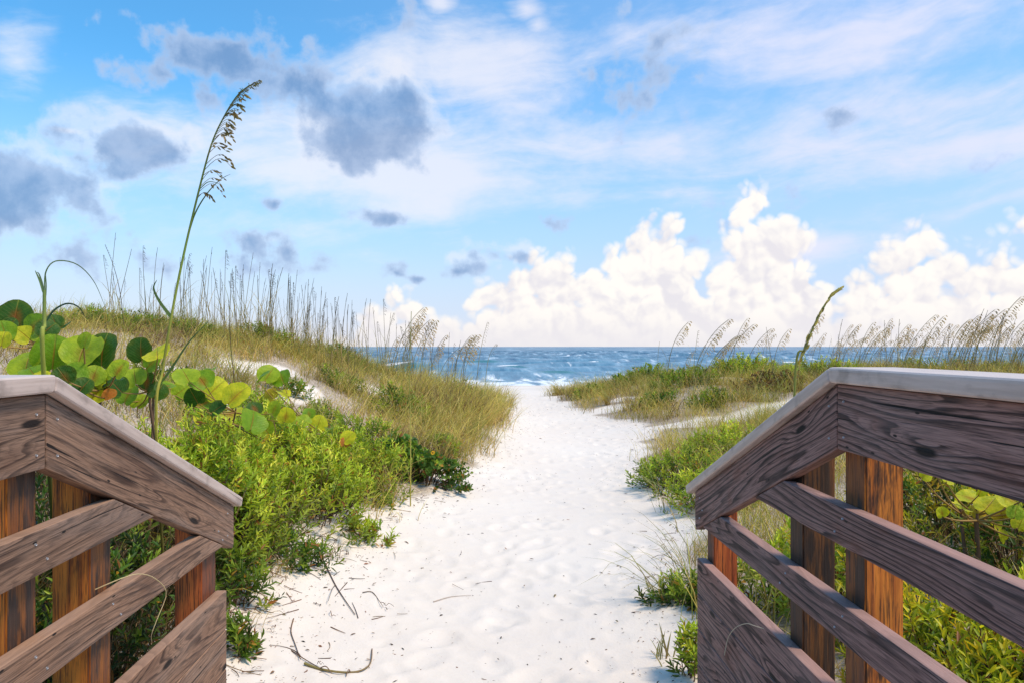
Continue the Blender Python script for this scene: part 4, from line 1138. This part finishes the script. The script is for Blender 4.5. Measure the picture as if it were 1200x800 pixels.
def litter():
    global rng
    rng = np.random.default_rng(91)
    g = Geo()
    n = 5200
    y = 3.0 + 15 * rng.random(n) ** 1.7
    side = rng.random(n) < .72
    e = np.abs(rng.normal(0, 1, n))
    x = np.where(side, xl(y) + e * .32 - .1, np.minimum(xr(y), xl(y) + 3.4) - np.abs(rng.normal(0, .25, n)) + .1)
    anyw = rng.random(n) < .16
    x = np.where(anyw, xl(y) + (xr(y) - xl(y)) * rng.random(n), x)
    cl = (rng.random(n) < .30) & side
    x = np.where(cl, -1.5 + rng.exponential(.3, n), x); y = np.where(cl, 3.1 + 2.6 * rng.random(n), y)
    pos = np.stack([x, y, gz(x, y) + .003], 1)
    a = rng.uniform(0, 2 * PI, n)
    d = np.stack([np.cos(a), np.sin(a), rng.normal(.0, .12, n)], 1)
    L = np.exp(rng.normal(-4.3, .55, n)); L = np.minimum(L, .06)
    nn = norm(np.array([0, 0, 1.]) + rng.normal(0, .25, (n, 3)))
    pal = pick([(.10, .06, .035), (.16, .10, .06), (.05, .035, .025), (.25, .14, .07), (.30, .12, .05), (.20, .16, .08)], n)
    leaves(g, pos, d, nn, L, np.maximum(L * rng.uniform(.12, .35, n), .0022), pal)
    # thin curled twigs thickest beside the left railing end
    for k in range(400):
        if k < 290:
            ty = 3.15 + 2.5 * rng.random() ** .7; tx = -1.55 + rng.exponential(.25)
        else:
            ty = rng.uniform(4, 9); tx = float(xl(ty)) + abs(rng.normal(0, .12)) if rng.random() < .6 else float(xr(ty)) - abs(rng.normal(0, .12))
        th = rng.uniform(0, 2 * PI); ln = min(.26, rng.exponential(.07) + .02); cv = rng.normal(0, .5) + (k % 7 == 0) * 1.3
        P = []
        px_, py_ = tx, ty
        for s_ in range(6):
            P.append((px_, py_, float(gz(px_, py_)[0]) + .004 + .02 * abs(math.sin(s_ * 1.1 + k)) * (k % 3 == 0)))
            px_ += math.cos(th) * ln / 5; py_ += math.sin(th) * ln / 5; th += cv / 5
        tube(g, P, np.linspace(.0024, .0012, 6) * rng.uniform(.7, 1.3), pick([(.16, .085, .05), (.24, .12, .07), (.12, .07, .05), (.30, .20, .11)], 1)[0], 4)
    tag(link('beach_litter', g.mesh('beach_litter'), M_twig), 'scattered dry leaf bits and twigs along the sandy path edges', None, None, 'stuff')
litter()

# ------------------------------------------------------------------ sky
SUN_EL, SUN_AZ = R(58), R(112)          # azimuth clockwise from +Y: behind the camera, to the right
world = bpy.data.worlds.new('World'); scene.world = world; world.use_nodes = True
t = NT(world.node_tree); t.dim = '2D'
bg = t.n['Background']; bg.inputs['Strength'].default_value = .1
sky = t.new('ShaderNodeTexSky', sky_type='NISHITA')
sky.sun_disc = False; sky.sun_elevation = SUN_EL; sky.sun_rotation = SUN_AZ
sky.altitude = 0; sky.air_density = 1.0; sky.dust_density = .6; sky.ozone_density = 2.0
dirv = t.new('ShaderNodeTexCoord').outputs['Generated']
x, y, z = t.sep(t.v('NORMALIZE', dirv))
az = t.m('ARCTAN2', x, y); el = t.m('ARCSINE', z)
P = t.comb(az, el, 0.)
def ang(px, py):
    a = math.atan((px - 600) / F); return a + YAW, math.atan((406 - py) / F * math.cos(a))
def field(P, items):
    out = None
    for px, py, rx, ry, w in items:
        a, e = ang(px, py); rx, ry = rx / F, ry / F
        q = t.v('MULTIPLY_ADD', P, (1 / rx, 1 / ry, 0.), (-a / rx, -e / ry, 0.))
        v = t.m('MULTIPLY_ADD', t.vlen(q), -w, w)
        out = v if out is None else t.m('MAXIMUM', out, v)
    return out
# base: clear blue above, milky lower down
base = t.mix(1.0, sky.outputs[0], (.86, 1.98, 2.4), 'MULTIPLY')
low = t.rng(el, .0, .36, 1., 0.)
azl = t.rng(az, -.5, .6, 0., 1.)
base = t.mix(t.m('MULTIPLY', low, .88), base, (6.3, 7.5, 9.6))
base = t.mix(t.m('MULTIPLY', t.rng(el, .0, .15, 1., 0.), .55), base, (8.0, 8.5, 9.7))
base = t.mix(t.m('MULTIPLY', azl, .35), base, (4.9, 6.3, 9.6))
# shared warps
wn = t.noise(P, 7., 3, .5, col=True)
wv = t.v('MULTIPLY', t.v('SUBTRACT', wn, (.5, .5, .5)), (.10, .06, 0.))
Pw = t.v('ADD', P, wv)
# high streaked veil: long bands rising gently to the right
Ps = t.comb(az, t.m('SUBTRACT', el, t.m('MULTIPLY', az, .13)), 0.)
st1 = t.noise(t.v('MULTIPLY', t.v('ADD', Ps, t.v('MULTIPLY', wv, (.6, .6, 0.))), (2.6, 11., 1.)), 1., 8, .58, .35)
st2 = t.noise(t.v('MULTIPLY', t.v('ADD', P, t.v('MULTIPLY', wv, (.3, .3, 0.))), (9., 19., 1.)), 1., 6, .6, 0.)
bands = field(P, [(560, 92, 230, 70, 1.15), (430, 200, 380, 85, 1.), (760, 175, 460, 75, .95), (1000, 130, 240, 60, .95), (1000, 40, 420, 85, .9), (1250, 180, 360, 90, .8),
                  (780, 230, 460, 40, .7), (220, 225, 180, 60, .55), (300, 260, 420, 40, .5), (20, 72, 50, 52, .85), (515, 3, 22, 14, .75), (616, 10, 26, 18, .8), (630, 30, 22, 14, .7), (75, 153, 26, 5, .8), (950, 290, 130, 26, .8)])
veil = t.rng(t.m('ADD', t.m('MULTIPLY', bands, .92), t.m('ADD', t.m('MULTIPLY', t.m('SUBTRACT', st1, .5), 1.8), t.m('MULTIPLY', t.m('SUBTRACT', st2, .5), .9))), .0, .95)
veilc = t.mix(azl, (8.7, 9.2, 10.0), (8.1, 8.4, 10.2))
col = t.mix(t.m('MULTIPLY', veil, .84), base, veilc)
# small dark clouds in shade
dn = t.noise(t.v('ADD', P, t.v('MULTIPLY', wv, (.15, .15, 0.))), 24., 6, .52)
dn2 = t.noise(P, 75., 4, .6)
dnn = t.m('ADD', t.m('MULTIPLY', t.m('SUBTRACT', dn, .5), 1.6), t.m('MULTIPLY', t.m('SUBTRACT', dn2, .5), .18))
darks = field(Pw, [(35, 230, 72, 48, 1.1), (0, 210, 55, 36, .8), (145, 178, 72, 31, 1.1), (437, 150, 90, 60, 1.5), (375, 118, 44, 34, .8), (262, 78, 120, 44, .75), (345, 95, 66, 42, .75), (600, 300, 44, 15, .8), (545, 318, 38, 14, .8), (475, 322, 22, 11, .65), (497, 327, 14, 8, .6),
                   (445, 266, 36, 13, .8), (636, 259, 34, 11, .5), (305, 302, 84, 28, .66), (340, 300, 34, 22, .6), (268, 300, 26, 16, .5), (983, 130, 34, 20, .40), (750, 88, 78, 56, .42), (325, 243, 24, 9, .6), (1190, 192, 40, 10, .3),
                   (130, 303, 60, 30, .4), (480, 20, 40, 16, .2), (840, 310, 40, 20, .05)])
dk = t.rng(t.m('ADD', darks, dnn), .06, .50)
core = t.rng(t.m('ADD', darks, t.m('MULTIPLY', dnn, .8)), .15, .75)
core = t.m('MULTIPLY', core, t.rng(t.noise(t.v('ADD', P, t.v('MULTIPLY', wv, (.4, .4, 0.))), 17., 6, .6), .28, .66, .45, 1.))
dcol = t.mix(core, (5.2, 6.6, 9.0), (1.9, 3.35, 6.0))
up = field(t.v('ADD', Pw, (0., -.012, 0.)), [(35, 228, 84, 56, 1.2), (145, 178, 84, 36, 1.2), (435, 150, 100, 68, 1.5), (600, 300, 44, 15, .8), (545, 318, 38, 14, .8)])
rim = t.m('MULTIPLY', t.rng(t.m('ADD', up, dnn), .0, .5), t.m('SUBTRACT', 1., dk))
col = t.mix(t.m('MULTIPLY', rim, .45), col, (9.0, 9.2, 9.8))
col = t.mix(t.m('MULTIPLY', dk, .84), col, dcol)
# cumulus along the horizon
crv = t.new('ShaderNodeFloatCurve')
a0, a1, emax = ang(-400, 0)[0], ang(1600, 0)[0], .26
pts = [(-400, 385), (-100, 372), (0, 372), (60, 366), (120, 378), (200, 388), (330, 392), (420, 380), (436, 348), (462, 338), (490, 346), (505, 366), (540, 366), (560, 340), (588, 325), (606, 306), (645, 300), (668, 308), (690, 326), (712, 300), (728, 280), (742, 276), (764, 272), (776, 258), (790, 256), (798, 276), (818, 312), (848, 322), (856, 284), (862, 244), (868, 234), (884, 226), (898, 230), (906, 242), (910, 264), (938, 272), (950, 288), (956, 322), (985, 340), (1015, 326), (1044, 300), (1056, 280), (1068, 272), (1082, 274), (1098, 292), (1130, 306), (1160, 312), (1185, 300), (1230, 310), (1300, 280), (1400, 330), (1600, 350)]
cm = crv.mapping.curves[0]
for i, (px, py) in enumerate(pts):
    a, e = ang(px, py + (14 if py < 345 else 0)); u, v = (a - a0) / (a1 - a0), max(e, 0) / emax
    if i < 2: cm.points[i].location = (u, v) if i == 0 else (1., ang(*pts[-1])[1] / emax)
    if 0 < i < len(pts) - 1: cm.points.new(u, v)
for p_ in cm.points: p_.handle_type = 'AUTO_CLAMPED'
crv.mapping.update()
def billow(Pq):
    w1 = t.v('MULTIPLY', t.v('SUBTRACT', t.noise(Pq, 20., 2, .5, col=True), (.5, .5, .5)), (.014, .012, 0.))
    Pc = t.v('ADD', Pq, w1)
    b1 = t.voro(Pc, 34., 'SMOOTH_F1', smooth=.25); b2 = t.voro(t.v('ADD', Pc, w1), 90., 'SMOOTH_F1', smooth=.25)
    bil = t.m('ADD', t.m('MULTIPLY', t.m('SUBTRACT', .25, t.m('MULTIPLY', b1, b1)), .046), t.m('MULTIPLY', t.m('SUBTRACT', .25, t.m('MULTIPLY', b2, b2)), .018))
    return Pc, t.m('ADD', bil, t.m('MULTIPLY', t.m('SUBTRACT', t.noise(Pc, 90., 4, .55), .5), .009))
Pc, bil = billow(P)
_, bil2 = billow(t.v('ADD', P, (.006, .009, 0.)))
sx, sy, _ = t.sep(Pc)
t.set(crv.inputs['Value'], t.m('DIVIDE', t.m('SUBTRACT', sx, a0), a1 - a0))
LUMPS = [(884, 246, 23), (872, 264, 18), (905, 294, 42), (880, 312, 40), (936, 302, 22), (850, 335, 30), (775, 284, 26), (790, 267, 16), (745, 302, 26), (760, 314, 40), (720, 316, 22), (806, 314, 22),
         (640, 334, 38), (612, 329, 22), (660, 330, 26), (700, 344, 34), (590, 349, 24), (565, 356, 20), (462, 366, 26), (490, 370, 18), (440, 376, 18), (1074, 294, 25), (1060, 308, 24), (1100, 316, 26),
         (1045, 328, 28), (1135, 333, 24), (1165, 336, 24), (1010, 352, 28), (970, 358, 24), (1192, 274, 13), (1204, 280, 13), (1190, 334, 30), (1235, 328, 34), (1290, 320, 40)]
lump = None
for px, py, r_ in LUMPS:
    a, e = ang(px, py)
    v = t.m('SUBTRACT', r_ / F, t.v('DISTANCE', Pc, (a, e, 0.), out=1))
    lump = v if lump is None else t.m('SMOOTH_MAX', lump, v, .008)
D = t.m('ADD', t.m('MAXIMUM', t.m('SUBTRACT', t.m('SUBTRACT', t.m('MULTIPLY', crv.outputs[0], emax), sy), .010), lump), bil)
cmask = t.rng(D, -.005, .017)
relief = t.m('SUBTRACT', bil, bil2)
shade = t.rng(t.m('ADD', t.m('MULTIPLY', relief, 22.), t.m('MULTIPLY', t.m('SUBTRACT', t.noise(P, 14., 4, .6), .5), 1.5)), -.55, .35)
cc = t.mix(shade, (8.2, 8.1, 8.6), (10.4, 10.15, 9.6))
lowc = t.rng(el, .0, .075, 1., 0.)
cc = t.mix(t.m('MULTIPLY', lowc, .4), cc, (9.1, 8.9, 8.9))
col = t.mix(t.m('MULTIPLY', cmask, .95), col, cc)
# haze over the sea horizon
hz = t.rng(el, -.004, .05, 1., 0.)
col = t.mix(t.m('MULTIPLY', hz, .75), col, (8.2, 8.2, 8.7))
t.set(bg.inputs['Color'], t.v('MULTIPLY', col, (1.03, 1.0, .99)))
world.cycles.sampling_method = 'MANUAL'; world.cycles.sample_map_resolution = 512

sun = bpy.data.lights.new('Sun', 'SUN'); sun.energy = 3.3; sun.angle = R(14); sun.color = (1., .84, .64)
so = bpy.data.objects.new('Sun', sun); COL.objects.link(so)
sd = Vector((math.sin(SUN_AZ) * math.cos(SUN_EL), math.cos(SUN_AZ) * math.cos(SUN_EL), math.sin(SUN_EL)))
so.rotation_euler = sd.to_track_quat('Z', 'Y').to_euler()
so.location = sd * 50

# ------------------------------------------------------------------ camera
cam = bpy.data.cameras.new('Camera'); cam.sensor_width = 36; cam.lens = F / 1200 * 36
cam.shift_y = 6 / 1200; cam.clip_start = .05; cam.clip_end = 60000
co = bpy.data.objects.new('Camera', cam); COL.objects.link(co)
co.location = (0, 0, EYE); co.rotation_euler = (PI / 2, 0, -YAW)
scene.camera = co
scene.view_settings.view_transform = 'Standard'; scene.view_settings.look = 'None'
scene.view_settings.exposure = 0; scene.view_settings.gamma = 1
scene.cycles.max_bounces = 4; scene.cycles.diffuse_bounces = 2; scene.cycles.glossy_bounces = 2; scene.cycles.transmission_bounces = 3
